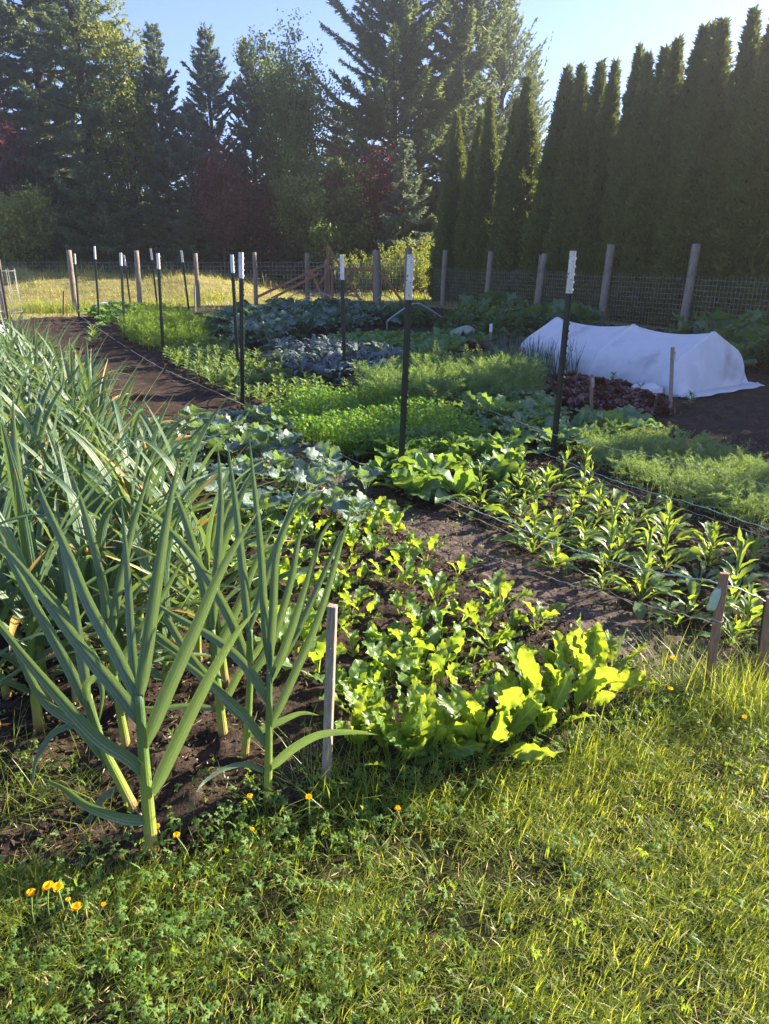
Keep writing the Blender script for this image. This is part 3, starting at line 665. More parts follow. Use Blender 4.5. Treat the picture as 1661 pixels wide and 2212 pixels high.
hero_leek([(275, 1620), (258, 1530), (245, 1450), (238, 1390)], .017, [
    ([(255, 1520), (210, 1430), (150, 1330), (60, 1230)], .026, .05),
    ([(240, 1400), (225, 1270), (190, 1130), (150, 1010)], .026, .15),
    ([(238, 1390), (260, 1260), (290, 1130), (330, 1000)], .024, .1),
    ([(246, 1460), (300, 1370), (350, 1290), (400, 1200)], .024, .02),
    ([(262, 1550), (300, 1440), (330, 1360), (372, 1290)], .020, -.05),
    ], 'leek between the leaning leek and the pale based leek')
# ------------------------------------------------------------------ generic beds of separate plants
def fill(poly, sp, z=0.0, jit=.25, maxn=300, clear=()):
    W = [G(px, py, z)[:2] for px, py in poly]
    uvp = [(p @ U, p @ VV) for p in W]; us = [q[0] for q in uvp]; vs = [q[1] for q in uvp]; out = []
    row = 0
    for v in np.arange(min(vs), max(vs) + sp, sp * .92):
        row += 1
        for u in np.arange(min(us) - (row % 2) * sp * .5, max(us) + sp, sp):
            uu, vv = u + rng.normal() * sp * jit, v + rng.normal() * sp * jit
            if inpoly((uu, vv), uvp):
                p = UVW(uu, vv)
                if in_view(p, .15) and all(np.hypot(*(p[:2] - c[:2])) > c[2] for c in clear): out.append(p)
    return out[:maxn]
def plant_set(name, meshes, pts, sc_, label, cat, group, parts=False, lean=.06):
    for j, p in enumerate(pts):
        me = meshes[int(rng.integers(len(meshes)))]
        o = link(name, me, None, p, rng.uniform(0, 2 * PI), rng.uniform(*sc_))
        o.rotation_euler[0] = rng.normal() * lean; o.rotation_euler[1] = rng.normal() * lean
        tagit(o, label, cat, group)
def meshes(name, mat, n, fn):
    out = []
    for s in range(n):
        mb = MB(); fn(mb, s); out.append(mb.mesh(name, mat))
    return out
# beets
bt = [leaf(.20, .034, 72, 18, .38, .0035, 'obl', .008, 3, 22, 11, 4, .07, 3.3, rng.normal() * 25, 1.8, rng.normal() * .1, s) for s in range(8)]
beetM = meshes('beet_leaves', M['beet'], 7, lambda mb, s: rosette(mb, bt, 5 + s % 3, (-16, 14), (.92, .72), .006, 0, 300 + s))
bz = [(590, 500), (690, 390), (620, 360), (580, 320), (770, 470), (640, 640), (765, 640), (835, 520), (990, 590), (720, 800), (890, 730), (1000, 810), (1190, 750), (560, 800), (490, 970), (320, 1070), (640, 930), (910, 890), (1150, 940), (1360, 850), (1280, 1030), (1070, 1100), (980, 1020), (850, 1130), (1500, 960), (660, 1080), (570, 1140), (210, 700), (250, 540), (430, 690), (320, 780), (220, 960), (120, 830), (460, 570), (300, 430), (140, 500), (480, 480), (350, 560), (500, 400), (110, 640), (60, 560), (430, 1160), (500, 1240), (620, 1200), (740, 1090), (920, 1120), (400, 380), (200, 420), (80, 430), (250, 330), (330, 300), (420, 300), (500, 320), (560, 420), (380, 480), (180, 610), (300, 660), (520, 640), (420, 880), (300, 900), (740, 960), (800, 890), (1090, 860), (820, 1010), (1240, 880), (120, 300), (30, 380), (-40, 470), (-30, 600), (20, 700), (40, 300), (-60, 350), (90, 900), (700, 560), (480, 780)]
pts = [G(540 + X * .455, 972 + Y * .455 + 4) for X, Y in bz]
plant_set('beet_plant', beetM, pts, (.72, 1.2), 'young beet plant with wavy yellow green leaves in dark soil', 'beet plant', 'young beets in the sunlit bed')
# large chard-like plants along the lawn edge
ct = [leaf(.34, .043, 82, 50, .36, .005, 'obl', .010, 4.5, 14, 18, 6, .05, 5, rng.normal() * 35, 1.5, rng.normal() * .08, 40 + s) for s in range(9)]
chardM = meshes('chard_leaves', M['chard'], 6, lambda mb, s: rosette(mb, ct, 9 + s % 4, (-26, 8), (.75, 1.0), .012, 0, 350 + s))
cb = [(770, 1640, .8, 'leftmost large chard plant right beside the grey stake'), (845, 1665, .95, 'large chard plant with a broad yellow green leaf near the front of the row'), (905, 1655, 1.0, None), (965, 1640, 1.0, None), (1045, 1635, 1.05, None), (1105, 1610, .95, None), (1175, 1590, 1.05, 'tall upright chard plant in the middle right of the front row'), (1235, 1555, 1.0, None), (1285, 1515, 1.05, None), (1320, 1470, .85, 'last chard plant at the right end of the front row'), (1005, 1590, .9, None), (880, 1600, .85, None), (1130, 1545, .85, None), (1220, 1500, .8, None), (800, 1600, .75, None)]
for px, py, s, lab in cb:
    mb = MB(); e = empty('chard_plant', G(px, py), rotz=rng.uniform(0, 6.28), scale=s)
    tagit(e, lab or 'large chard plant with upright yellow green leaves in the row along the lawn', 'chard plant', 'chard plants along the lawn edge')
    n = int(rng.integers(8, 12)); s *= .86; e.scale = (s,) * 3; a0 = rng.uniform(0, 6.28)
    for q in range(n):
        f = q / (n - 1); a = a0 + q * 2.4 + rng.normal() * .3; el = math.radians(-24 + 32 * f + rng.normal() * 7)
        l = link('leaf', None if False else None, e) if False else None
        me = MB().inst(ct[int(rng.integers(len(ct)))], np.array([[math.cos(a) * .014, math.sin(a) * .014, 0]]), (rotz_(a) @ roty_(el) @ rotx_(rng.normal() * .3) * (.72 + .28 * f) * rng.uniform(.85, 1.12))[None]).mesh('chard_leaf', M['chard'])
        link('leaf', me, e)
# broccoli
brt = [leaf(.24, .072, 62, -8, .40, .004, 'rnd', .013, 3.2, 14, 9, 6, .05, 6, rng.normal() * 22, 1.5, rng.normal() * .1, 80 + s) for s in range(8)]
brM = meshes('broccoli_leaves', M['broccoli'], 6, lambda mb, s: rosette(tube([(0, 0, 0), (0, 0, .10)], .008, 6, mb=mb), brt, 10, (-14, 26), (1.0, .62), .008, .03, 400 + s, .09))
pts = fill([(330, 930), (440, 905), (580, 905), (690, 975), (770, 1030), (850, 1078), (790, 1120), (700, 1120), (560, 1125), (420, 1100), (360, 1000)], .29, .10)
plant_set('broccoli_plant', brM, pts, (.85, 1.15), 'young broccoli plant with round blue green leaves between the leeks and the path', 'broccoli plant', 'broccoli plants beside the leeks')
# spinach bed
spt = [leaf(.25, .055, 70, 5, .30, .004, 'ov', .008, 2.5, 16, 9, 4, 0, 5, rng.normal() * 30, 1.4, rng.normal() * .1, 120 + s) for s in range(8)]
spM = meshes('spinach_leaves', M['spinach'], 6, lambda mb, s: rosette(mb, spt, 13, (-28, 18), (1.05, .8), .01, 0, 450 + s))
pts = fill([(740, 965), (880, 945), (1040, 945), (1135, 1000), (1110, 1030), (1010, 1075), (900, 1085), (800, 1010)], .22, .06)
plant_set('spinach_plant', spM, pts, (.7, 1.25), 'broad leaved spinach plant crowded round the black post with a white top', 'spinach plant', 'spinach plants round the post')
# shoots with upright tops
rot = [leaf(.19, .024, 66, 8, .25, .004, 'spat', .005, 3, 18, 9, 4, .09, 3, rng.normal() * 30, 1.5, rng.normal() * .1, 160 + s) for s in range(6)]
rot2 = [leaf(.12, .017, 78, 38, .05, .004, 'lan', .004, 4, 20, 6, 2, .08, 6, 0, 1.3, 0, 170 + s) for s in range(4)]
def rocket(mb, s):
    rosette(mb, rot, 11, (-38, 5), (1.05, .8), .008, 0, 500 + s)
    if s % 7 < 5:
        h = .10 + .045 * (s % 7); tube([(0, 0, 0), (.004, .003, h * .5), (0, 0, h + .04)], .005, 5, mb=mb)
        rosette(mb, rot2, 12, (-30, 12), (1.05, .6), .004, .05, 530 + s, h - .03)
roM = [None] * 7
for s in range(7):
    mb = MB(); rocket(mb, s); roM[s] = mb.mesh('rocket_leaves', M['rocket'])
pts = fill([(985, 1085), (1120, 1040), (1200, 1035), (1370, 1075), (1520, 1150), (1680, 1210), (1700, 1460), (1560, 1440), (1440, 1385), (1300, 1310), (1170, 1210)], .235, .02, .14)
pts = [p for p in pts if np.hypot(*(p[:2] - G(1525, 1490)[:2])) > .08]
plant_set('flowering_rocket', roM, pts, (.65, 1.2), 'leafy young flower plant with toothed leaves and an upright shoot beside the twine', 'flower plant', 'young flower plants beyond the path', lean=.05)
# turnip / radish greens
rdt = [leaf(.34, .062, 70, -2, .30, .005, 'obl', .016, 3.6, 14, 13, 4, .14, 4, rng.normal() * 22, 1.6, rng.normal() * .12, 190 + s) for s in range(8)]
rdM = meshes('turnip_leaves', M['radish'], 6, lambda mb, s: rosette(mb, rdt, 12, (-22, 14), (1.0, .75), .01, 0, 560 + s))
pts = fill([(975, 868), (1060, 850), (1200, 875), (1360, 905), (1385, 925), (1300, 945), (1180, 970), (1080, 945), (1000, 905)], .27, .1)
plant_set('turnip_plant', rdM, pts, (.7, 1.25), 'leafy turnip plant with lobed mid green leaves below the red lettuces', 'turnip plant', 'turnip greens in the shaded bed')
# red lettuce
rlt = [leaf(.17, .062, 70, 10, .08, .008, 'rnd', .026, 6, 10, 9, 6, .12, 9, 0, 1.4, rng.normal() * .1, 220 + s) for s in range(6)]
rlM = meshes('lettuce_leaves', M['redlettuce'], 5, lambda mb, s: rosette(mb, rlt, 20, (-38, 30), (1.15, .7), .01, 0, 600 + s, .05))
pts = fill([(1160, 835), (1215, 812), (1300, 830), (1390, 860), (1440, 885), (1425, 905), (1300, 893), (1180, 860)], .21, .06) + fill([(1005, 752), (1050, 748), (1140, 770), (1130, 782), (1030, 765)], .25, .05)
plant_set('red_lettuce', rlM, pts, (.9, 1.2), 'frilly dark red lettuce in the shaded bed by the white tunnel', 'red lettuce', 'dark red lettuces')
# kale
kt = [leaf(.48, .055, 74, -45, .22, .007, 'strap', .014, 9, -18, 14, 4, .10, 10, rng.normal() * 25, 1.5, rng.normal() * .12, 240 + s) for s in range(8)]
kM = meshes('kale_leaves', M['kale'], 5, lambda mb, s: rosette(mb, kt, 17, (-22, 16), (1.0, .72), .015, 0.03, 640 + s, .12))
pts = fill([(570, 790), (620, 768), (740, 772), (860, 788), (850, 815), (755, 846), (640, 828)], .30, .03)
plant_set('kale_plant', kM, pts, (.85, 1.1), 'grey blue kale plant with crinkled drooping leaves', 'kale plant', 'grey blue kale plants')
# collards
clt = [leaf(.50, .115, 70, -12, .34, .008, 'ov', .024, 3.5, 12, 10, 6, .05, 6, rng.normal() * 18, 1.6, rng.normal() * .1, 260 + s) for s in range(8)]
clM = meshes('collard_leaves', M['collard'], 5, lambda mb, s: rosette(mb, clt, 13, (-26, 20), (1.0, .7), .015, .03, 680 + s, .10))
pts = fill([(440, 712), (520, 690), (640, 684), (760, 688), (835, 700), (800, 716), (700, 722), (640, 742), (570, 772), (510, 748)], .55, .05)
plant_set('collard_plant', clM, pts, (.85, 1.2), 'big blue green collard plant with broad waxy leaves', 'collard plant', 'collards and cabbages at the far end')
pts = fill([(560, 690), (600, 676), (720, 676), (800, 682), (760, 690)], .55, .05)
plant_set('cabbage_plant', clM, pts, (.9, 1.25), 'dark green cabbage plant at the far end near the gate', 'cabbage plant', 'cabbages near the gate')
# mustard & low greens
muM = meshes('mustard_leaves', M['mustard'], 4, lambda mb, s: rosette(mb, rdt, 14, (-20, 20), (.95, .7), .01, 0, 720 + s))
pts = fill([(700, 745), (760, 728), (860, 728), (920, 742), (880, 758), (760, 762)], .33, .05)
plant_set('mustard_plant', muM, pts, (.9, 1.15), 'bright green mustard plant between the kale and the collards', 'mustard plant', 'bright green mustard greens')
lgM = meshes('spinach_leaves', M['radish'], 4, lambda mb, s: rosette(mb, spt, 14, (-28, 12), (1.0, .75), .01, 0, 740 + s))
pts = fill([(840, 762), (900, 730), (1010, 722), (1060, 740), (1000, 770), (880, 795)], .34, .05)
plant_set('low_green_plant', lgM, pts, (1.0, 1.4), 'low rounded green plant in the shaded bed beyond the fennel', 'leafy plant', 'low greens in the shaded bed')
# bushy potato-like plants
buT = [fanleaf(3, 1, 13, .25, 60 + s) for s in range(3)]
def bush(mb, s, n=420, R=(.42, .42, .5), sz=(.07, .13)):
    r = np.random.default_rng(800 + s); d = nrm(r.normal(size=(n, 3))); d[:, 2] = np.abs(d[:, 2]); rad = r.uniform(.45, 1, n) ** .5
    lum = 1 + .25 * np.sin(d[:, 0] * 5 + s) * np.cos(d[:, 1] * 4 - s)
    P = d * rad[:, None] * lum[:, None] * np.array(R); A = rotz_(np.arctan2(d[:, 1], d[:, 0]) + r.normal(size=n) * .8) @ roty_(r.normal(size=n) * .6) @ rotx_(r.normal(size=n) * .6) * r.uniform(*sz, n)[:, None, None]
    for i in range(3): q = np.arange(n) % 3 == i; mb.inst(buT[i], P[q], A[q])
    for i in range(9):
        a = r.uniform(0, 6.28); tube([(0, 0, 0), (math.cos(a) * R[0] * .4, math.sin(a) * R[1] * .4, R[2] * .5), (math.cos(a) * R[0] * .7, math.sin(a) * R[1] * .7, R[2] * .8)], .006, 4, mb=mb)
buM = meshes('bush_leaves', M['herb'], 4, lambda mb, s: bush(mb, s))
pts = fill([(780, 700), (800, 686), (880, 680), (930, 690), (900, 702)], .5, .05)
plant_set('potato_plant', buM, pts, (.6, .85), 'dark green bushy potato plant behind the tall grey hoop', 'potato plant', 'bushy potato plants by the hoops')
pts = fill([(960, 720), (1010, 705), (1100, 700), (1170, 715), (1150, 735), (1060, 738)], .6, .05)
plant_set('buttercup_bush', buM, pts, (.75, 1.1), 'dark bushy herb dotted with yellow flowers in front of the wire fence', 'herb bush', 'yellow flowered herbs by the wire fence')
pts2 = [UVW(rng.uniform(3.5, 8.5), rng.uniform(10.2, 12.5)) for _ in range(12)]
pts2 = [p for p in pts2 if 1560 < proj(p)[0] < 1720]
plant_set('buttercup_bush', buM, pts2, (1.1, 1.5), 'dark bushy herb dotted with yellow flowers right of the white tunnel', 'herb bush', 'yellow flowered herbs by the wire fence')
k = 0
for p in pts + pts2:
    for q in range(4):
        d = nrm(rng.normal(size=3)); d[2] = abs(d[2]) * .8 + .25; c = p + d * np.array([.55, .55, .62]); mb = MB()
        for t_ in range(5):
            a = t_ * 2 * PI / 5; kites(mb, np.zeros((1, 3)), np.array([[math.cos(a), math.sin(a), .4]]), .020, .018)
        o = link('yellow_flower', mb.mesh('yellow_flower', M['petal']), None, c); k += 1
        tagit(o, 'tiny yellow flower on the dark herbs by the wire fence', 'flower', 'tiny yellow flowers by the fence')
# light green seedlings mid left
zt = [leaf(.13, .027, 55, 8, .12, .003, 'ov', .004, 2, 18, 6, 2, 0, 5, 0, 1.2, 0, 280 + s) for s in range(5)]
def zin(mb, s):
    h = .16 + .02 * (s % 3); tube([(0, 0, 0), (0, 0, h)], .004, 5, mb=mb)
    rosette(mb, zt, 14, (-18, 18), (1.05, .6), .004, .03, 760 + s, h - .03)
zM = meshes('seedling_leaves', M['zinnia'], 5, zin)
pts = fill([(345, 775), (420, 735), (500, 752), (580, 795), (700, 838), (770, 845), (640, 862), (570, 872), (520, 868), (430, 820)], .20, .03)
plant_set('zinnia_seedling', zM, pts, (.85, 1.2), 'pale green flower seedling with paired leaves in front of the grey kale', 'seedling', 'pale green seedlings along the bare bed')
pts = fill([(205, 690), (225, 672), (285, 668), (300, 678), (240, 700)], .5, .05)
plant_set('leafy_perennial', muM, pts, (1.2, 1.8), 'tall light green leafy plant near the white sack', 'leafy plant', 'light green plants near the white sack')
# peppers poking out of red lettuce, and bean seedling on the bare bed
for px, py, lab, s in ((1322, 842, 'leafy pepper seedling among the red lettuces, nearest the black post', 1.0), (1382, 860, 'leafy pepper seedling at the middle of the red lettuces', .9), (1490, 880, 'leafy pepper seedling at the near end of the red lettuces', .9), (205, 748, 'young bean plant alone on the bare soil behind the leeks', 1.5), (262, 715, 'second young bean plant on the bare soil by the far black posts', 1.2)):
    o = link('pepper_seedling' if px > 400 else 'bean_plant', zM[int(rng.integers(5))], None, G(px, py), rng.uniform(0, 6), s * (.85 if px > 400 else 1.2))
    tagit(o, lab, 'seedling')
# rhubarb with huge leaves along the wire fence
rht = [leaf(.85, .26, 68, 5, .42, .016, 'ov', .06, 3.5, 10, 11, 8, .08, 5, rng.normal() * 15, 1.8, rng.normal() * .08, 300 + s) for s in range(6)]
rhM = meshes('rhubarb_leaves', M['rhubarb'], 3, lambda mb, s: rosette(mb, rht, 9, (-28, 18), (1.0, .85), .05, 0, 860 + s))
for px, y, s, lab in ((1035, 17.5, 1.0, 'large leaved rhubarb with an upright leaf by the fence, left of the black post'), (1075, 18.3, 1.1, 'tallest rhubarb leaf cluster against the wire fence'), (1165, 14.8, .95, 'blue green rhubarb beside the left end of the white tunnel'), (1205, 15.5, 1.1, 'rhubarb behind the left end of the white tunnel'), (1262, 15.3, .8, 'rhubarb leaves peeping over the ridge of the white tunnel'), (1500, 12.2, 1.05, 'rhubarb behind the right end of the white tunnel'), (1560, 11.6, 1.1, 'big rhubarb right of the tunnel, leaves held high'), (1625, 10.6, 1.05, 'rhubarb at the right edge beyond the tunnel'), (1690, 10.3, 1.0, 'rhubarb cut by the right edge of the view'), (1590, 10.0, .8, 'low rhubarb close to the right corner of the tunnel')):
    p = AT(px, 700, y); p[2] = 0
    tagit(link('rhubarb_plant', rhM[int(rng.integers(3))], None, p, rng.uniform(0, 6), s), lab, 'rhubarb', 'rhubarb plants along the wire fence')
# ------------------------------------------------------------------ dense feathery and leafy beds: masses
def mass(name, poly, z, dens, T, mat, label, cat, size, hrange, up=.6, stems=True, jitter=.5, mound_=.0):
    W = [G(px, py, z)[:2] for px, py in poly]; A = np.array(W); x0, y0 = A.min(0); x1, y1 = A.max(0)
    n = int(dens * (x1 - x0) * (y1 - y0)); x = rng.uniform(x0, x1, n); y = rng.uniform(y0, y1, n)
    k = np.array([inpoly((a, b), W) for a, b in zip(x, y)]); x, y = x[k], y[k]; n = len(x)
    cl = smooth_noise(x, y, 55, 3, 3.2); h = rng.uniform(*hrange, n) * (1 + mound_ * cl)
    P = np.stack([x, y, h], 1); az = rng.uniform(0, 2 * PI, n); s = rng.uniform(*size, n)
    Mx = rotz_(az) @ roty_(up + rng.normal(size=n) * jitter) @ rotx_(rng.normal(size=n) * jitter) * s[:, None, None]
    mb = MB()
    for i, t in enumerate(T): q = np.arange(n) % len(T) == i; mb.inst(t, P[q], Mx[q])
    if stems:
        q = rng.uniform(0, 1, n) < .45; b = P[q].copy(); b[:, :2] += rng.normal(size=(q.sum(), 2)) * .03; b[:, 2] = -.02
        d = P[q] - b; kites(mb, b, d, np.linalg.norm(d, axis=1), .006, belly=.5)
    return tagit(link(name, mb.mesh(name, M[mat])), label, cat, kind='stuff')
PT = [fanleaf(5, 3, 25, .62, 20 + s, .35) for s in range(5)]
mass('parsley_bed', [(558, 896), (600, 874), (680, 862), (780, 864), (890, 882), (1000, 905), (1060, 950), (960, 975), (760, 975), (650, 935)], .10, 2700, PT, 'parsley', 'dense bright green parsley filling the bed between the posts', 'parsley', (.024, .044), (.06, .24), .35, mound_=.5)
FR = [frond(8, .026, s, .25) for s in range(5)]
mass('fennel_bed', [(768, 848), (850, 828), (960, 812), (1060, 806), (1160, 822), (1170, 850), (1085, 868), (940, 888), (830, 878)], .12, 620, FR, 'dill', 'feathery blue green dill thicket in the shaded middle bed', 'dill', (.14, .28), (.04, .30), .95, jitter=.35, mound_=.35)
mass('dill_bed', [(262, 722), (300, 690), (340, 684), (405, 694), (450, 735), (425, 752), (330, 752)], .1, 260, FR, 'dillfar', 'feathery yellow green dill patch beside the far black posts', 'dill', (.16, .30), (.04, .30), .95, jitter=.35, mound_=.3)
mass('carrot_bed', [(1235, 965), (1290, 945), (1420, 945), (1560, 985), (1700, 1035), (1700, 1150), (1560, 1115), (1440, 1075), (1300, 1015)], .05, 1500, FR, 'carrot', 'low feathery carrot tops carpeting the shaded right bed', 'carrots', (.07, .15), (.01, .14), .7, jitter=.4, mound_=.5)
mb = MB(); pts = fill([(1045, 800), (1060, 785), (1160, 795), (1185, 815), (1100, 820)], .10, .0, .3, 400)
for p in pts + fill([(1150, 825), (1180, 805), (1260, 815), (1240, 835)], .16, 0, .3, 60):
    for q in range(3):
        b = p + np.array([rng.normal() * .02, rng.normal() * .02, 0]); d = np.array([rng.normal() * .12, rng.normal() * .12, 1.]); L = rng.uniform(.3, .55)
        tube([b, b + d * L * .5, b + d * L], [.007, .005, .001], 5, False, mb=mb)
tagit(link('onion_row', mb.mesh('onion_row', M['onion'])), 'thin upright grey green onion tops behind the dill', 'onions', kind='stuff')
# ------------------------------------------------------------------ buttercups in the foreground
def buttercup(px, py, z, s, lab, dropx=0, grp=None):
    c = G(px, py, z); e = tagit(empty('buttercup', (c[0] + dropx, c[1], -.02)), lab, 'flower', grp or 'yellow buttercups at the lawn edge')
    top = np.array([-dropx, 0, z + .02])
    link('stem', tube([(0, 0, 0), top * np.array([.3, 0, .55]), top], .0019, 5).mesh('stem', M['budgreen']), e)
    mb = MB()
    T = leaf(.017 * s, .010 * s, 10, 85, 0, .002, 'spat', 0, 1, 12, 5, 4)
    a0 = rng.uniform(0, 6)
    for k in range(5): mb.inst(T, top[None], (rotz_(a0 + k * 2 * PI / 5) @ roty_(.25 + rng.normal() * .12))[None])
    tube([top, top + np.array([0, 0, .005])], .003 * s, 6, mb=mb)
    o = link('petals', mb.mesh('petals', M['petal']), e); return e
for px, py, z, s, lab in ((340, 1788, .07, .8, 'small buttercup right against the nearest leek stalk'), (382, 1808, .08, .9, 'buttercup just right of the nearest leek stalk'), (311, 1839, .05, .9, 'buttercup at the foot of the nearest leek'), (266, 1856, .04, .6, 'small half open buttercup left of the nearest leek foot'), (540, 1724, .08, .9, 'buttercup left of the leek beside the stake'), (667, 1726, .10, .95, 'buttercup in front of the grey stake foot'), (858, 1750, .08, .85, 'buttercup in the grass in front of the chard row'), (545, 1794, .05, .6, 'small closed buttercup in the low green leaves'), (104, 1921, .10, 1.25, 'left of two large open buttercups touching each other'), (126, 1923, .10, 1.25, 'right of two large open buttercups touching each other'), (68, 1934, .09, 1.1, 'buttercup at the far left of the cluster of large flowers'), (167, 1964, .08, 1.1, 'lowest open buttercup of the left cluster'), (148, 1946, .08, .6, 'closed buttercup bud below the two large open flowers'), (224, 1957, .06, .6, 'single small yellow bud right of the left cluster'), (797, 1540, .14, 1.0, 'buttercup among the chard leaves beside the grey stake'), (1452, 1425, .16, 1.0, 'buttercup left of the brown stake, higher of two'), (1447, 1491, .10, .9, 'buttercup left of the brown stake, lower of two'), (1607, 1552, .08, .8, 'buttercup in the bright tuft right of the brown stake'), (1398, 1492, .09, .6, 'tiny buttercup in the tall grass left of the brown stake'), (1312, 1470, .12, .6, 'small yellow bud at the right end of the chard row')):
    buttercup(px, py, z, s, lab, rng.normal() * .02)
# ------------------------------------------------------------------ steel T posts
def zto(d): return Vector(d).to_track_quat('Z', 'Y')
def tposts(base, top, white_y, lab, tipmat='tip', tiplab=None, y=None):
    b = G(*base) if y is None else AT(base[0], base[1], y)
    t = AT(top[0], top[1], b[1]); d = t - b; H = np.linalg.norm(d); q = zto(d)
    f = (white_y - top[1]) / (base[1] - top[1]) if white_y else 0.0
    hw = H * (1 - f)
    e = tagit(empty('steel_post', b), lab, 'fence post', 'steel posts with white tops'); e.rotation_mode = 'QUATERNION'; e.rotation_quaternion = q
    def tee(z0, z1, k=1.0):
        mb = MB(); a = .019 * k; th = .0035 * k
        boxmb(-a, a, -th, th, z0, z1, mb); boxmb(-th, th, th + .0002, th + .036 * k, z0, z1, mb); return mb
    body = tee(-.15, hw)
    for z in np.arange(.12, hw - .02, .055): boxmb(-.009, .009, -.012, -.0036, z, z + .014, body)
    link('shaft', body.mesh('post_shaft', M['tpost'], False), e)
    if f:
        tp = tee(hw + .001, H, 1.03)
        for z in np.arange(hw + .02, H - .02, .055): boxmb(-.009, .009, -.0125, -.0037, z, z + .014, tp)
        o = link('painted_tip', tp.mesh('painted_tip', M[tipmat], False), e)
        if tiplab: o['label'] = tiplab
    return e
TP = [((870, 1040), (893, 550), 640, 'nearest steel post, black with a rust spotted white top, beside the spinach', 'rusttip', 'white top with brown rust spots'),
      ((1198, 990), (1243, 542), 627, 'leaning dark steel post with a worn white top in front of the white tunnel', 'rusttip', 'worn white top with scraped paint'),
      ((742, 834), (735, 550), 602, 'green steel post with a white top between the kale and the dill', 'tip', None),
      ((528, 882), (524, 545), 598, 'dark green steel post with a white top at the left corner of the parsley', 'tip', None),
      ((517, 800), (503, 550), 588, 'thinner steel post just behind the parsley corner post', 'tip', None),
      ((355, 770), (343, 547), 580, 'dark green steel post with a white top before the yellow green dill', 'tip', None),
      ((272, 733), (262, 546), 573, 'grey green steel post left of the yellow green dill patch', 'tip', None),
      ((281, 660), (267, 551), 574, 'far thin steel post half hidden behind the grey green one', 'tip', None),
      ((216, 696), (205, 532), 559, 'tallest looking steel post, by the white sack', 'tip', None),
      ((172, 687), (162, 548), 570, 'steel post with a greyish top at the far end of the grey twine', 'rusttip', None),
      ((341, 680), (324, 537), 561, 'steel post behind the yellow green dill, right of a round wooden post', 'tip', None),
      ((410, 696), (390, 541), 566, 'steel post at the left end of the collards', 'tip', None),
      ((21, 704), (-6, 540), 0, 'bare dark steel post leaning at the left edge of the view', 'tip', None),
      ((1640, 1417), (1659, 1293), 0, 'short dark steel post wrapped with twine at the right edge', 'tip', None)]
for a in TP: tposts(*a)
# ------------------------------------------------------------------ round wooden posts and fences
def wpost(b, top, r, parent=None, name='post', mat='post', lab=None):
    d = top - b; H = np.linalg.norm(d); q = zto(d); rr = np.random.default_rng(int(abs(b[0]) * 997 + 5))
    ts = np.linspace(0, 1, 9); pts = np.stack([.006 * np.sin(ts * 5 + rr.uniform(0, 6)), .006 * np.cos(ts * 4 + rr.uniform(0, 6)), -.2 + ts * (H + .2)], 1)
    me = tube(pts, r * (1.05 - .1 * ts), 12).mesh(name, M[mat])
    o = link(name, me, parent, b if parent is None else b - np.array(parent.location)); o.rotation_mode = 'QUATERNION'; o.rotation_quaternion = q
    return o
for (bx, by), (tx, ty), y, r, lab in (((163, 672), (149, 540), 21.7, .075, 'round weathered wooden post, second from the left, by the end of the bare bed'), ((303, 664), (294, 541), 23.0, .075, 'round weathered wooden post between two steel posts in front of the mound'), ((428, 657), (422, 547), 24.2, .072, 'round weathered wooden post in front of the middle of the mound'), ((553, 652), (549, 545), 25.0, .072, 'round weathered wooden post where the low ends of the braces meet'), ((664, 648), (663, 547), 25.4, .072, 'round weathered wooden post crossed by a brace left of the gate'), ((12, 690), (-6, 560), 19.8, .075, 'round weathered wooden post leaning at the left edge of the view')):
    b = AT(bx, by, y); b[2] = mound(b[0], b[1]) - .02
    tagit(wpost(b, AT(tx, ty, y), r, None, 'wooden_post'), lab, 'wooden post', 'round wooden posts in front of the mound')
def wiremesh(mb, A, B, z0, z1, sv, sh, r, sag=.01):
    A = np.array(A[:2]); B = np.array(B[:2]); Lh = np.linalg.norm(B - A); d = (B - A) / Lh; n = np.array([-d[1], d[0]])
    def bar(p, q):
        p = np.array(p); q = np.array(q); ax = nrm(q - p); s = nrm(np.cross(ax, [.31, .52, .4])) * r; u = nrm(np.cross(ax, s)) * r
        v = [p - s, p + u, p + s, q - s, q + u, q + s]; mb.add(v, [[0, 1, 4, 3], [1, 2, 5, 4], [2, 0, 3, 5]], None)
    for t in np.arange(0, Lh, sv):
        p = A + d * t; w_ = rng.normal() * .003; bar((*p, z0), (*(p + n * w_), z1))
    for z in np.arange(z0, z1 + .01, sh):
        for t in np.arange(0, Lh, 1.5):
            p = A + d * t; q = A + d * min(Lh, t + 1.5); bar((*p, z + sag * math.sin(t * 1.3 + z)), (*q, z + sag * math.sin((t + 1.5) * 1.3 + z)))
# right fence
FA = np.array([1.60, 25.3]); FB = np.array([5.30, 17.55]); FD = FB - FA
def fpt(px, py=620):
    d = ray(px, py); m = d[0] / d[1]; t = (FA[0] - m * FA[1]) / (m * FD[1] - FD[0]); return FA + FD * t
e = tagit(empty('wire_fence', (FA[0], FA[1], 0)), 'long galvanised wire fence on round wooden posts in front of the tall hedge', 'wire fence')
for bx, tx, ty, r in ((957, 962, 540, .085), (1053, 1060, 543, .085), (1163, 1176, 548, .085), (1305, 1321, 528, .095), (1485, 1505, 527, .09)):
    p = fpt(bx); b = np.array([p[0], p[1], 0]); wpost(b, AT(tx, ty, p[1]), r, e)
p = fpt(1158); wpost(np.array([p[0], p[1] + .1, 0]), AT(1168, 552, p[1] + .1), .035, e, 'support_stake')
mb = MB(); E2 = FA + FD * 2.35; o_ = np.array([.09, .045]); wiremesh(mb, FA + o_, E2 + o_, .03, 1.17, .095, .105, .0024); o = link('wire_mesh', mb.mesh('wire_mesh', M['wire'], False), e); o.location = (-FA[0], -FA[1], 0)
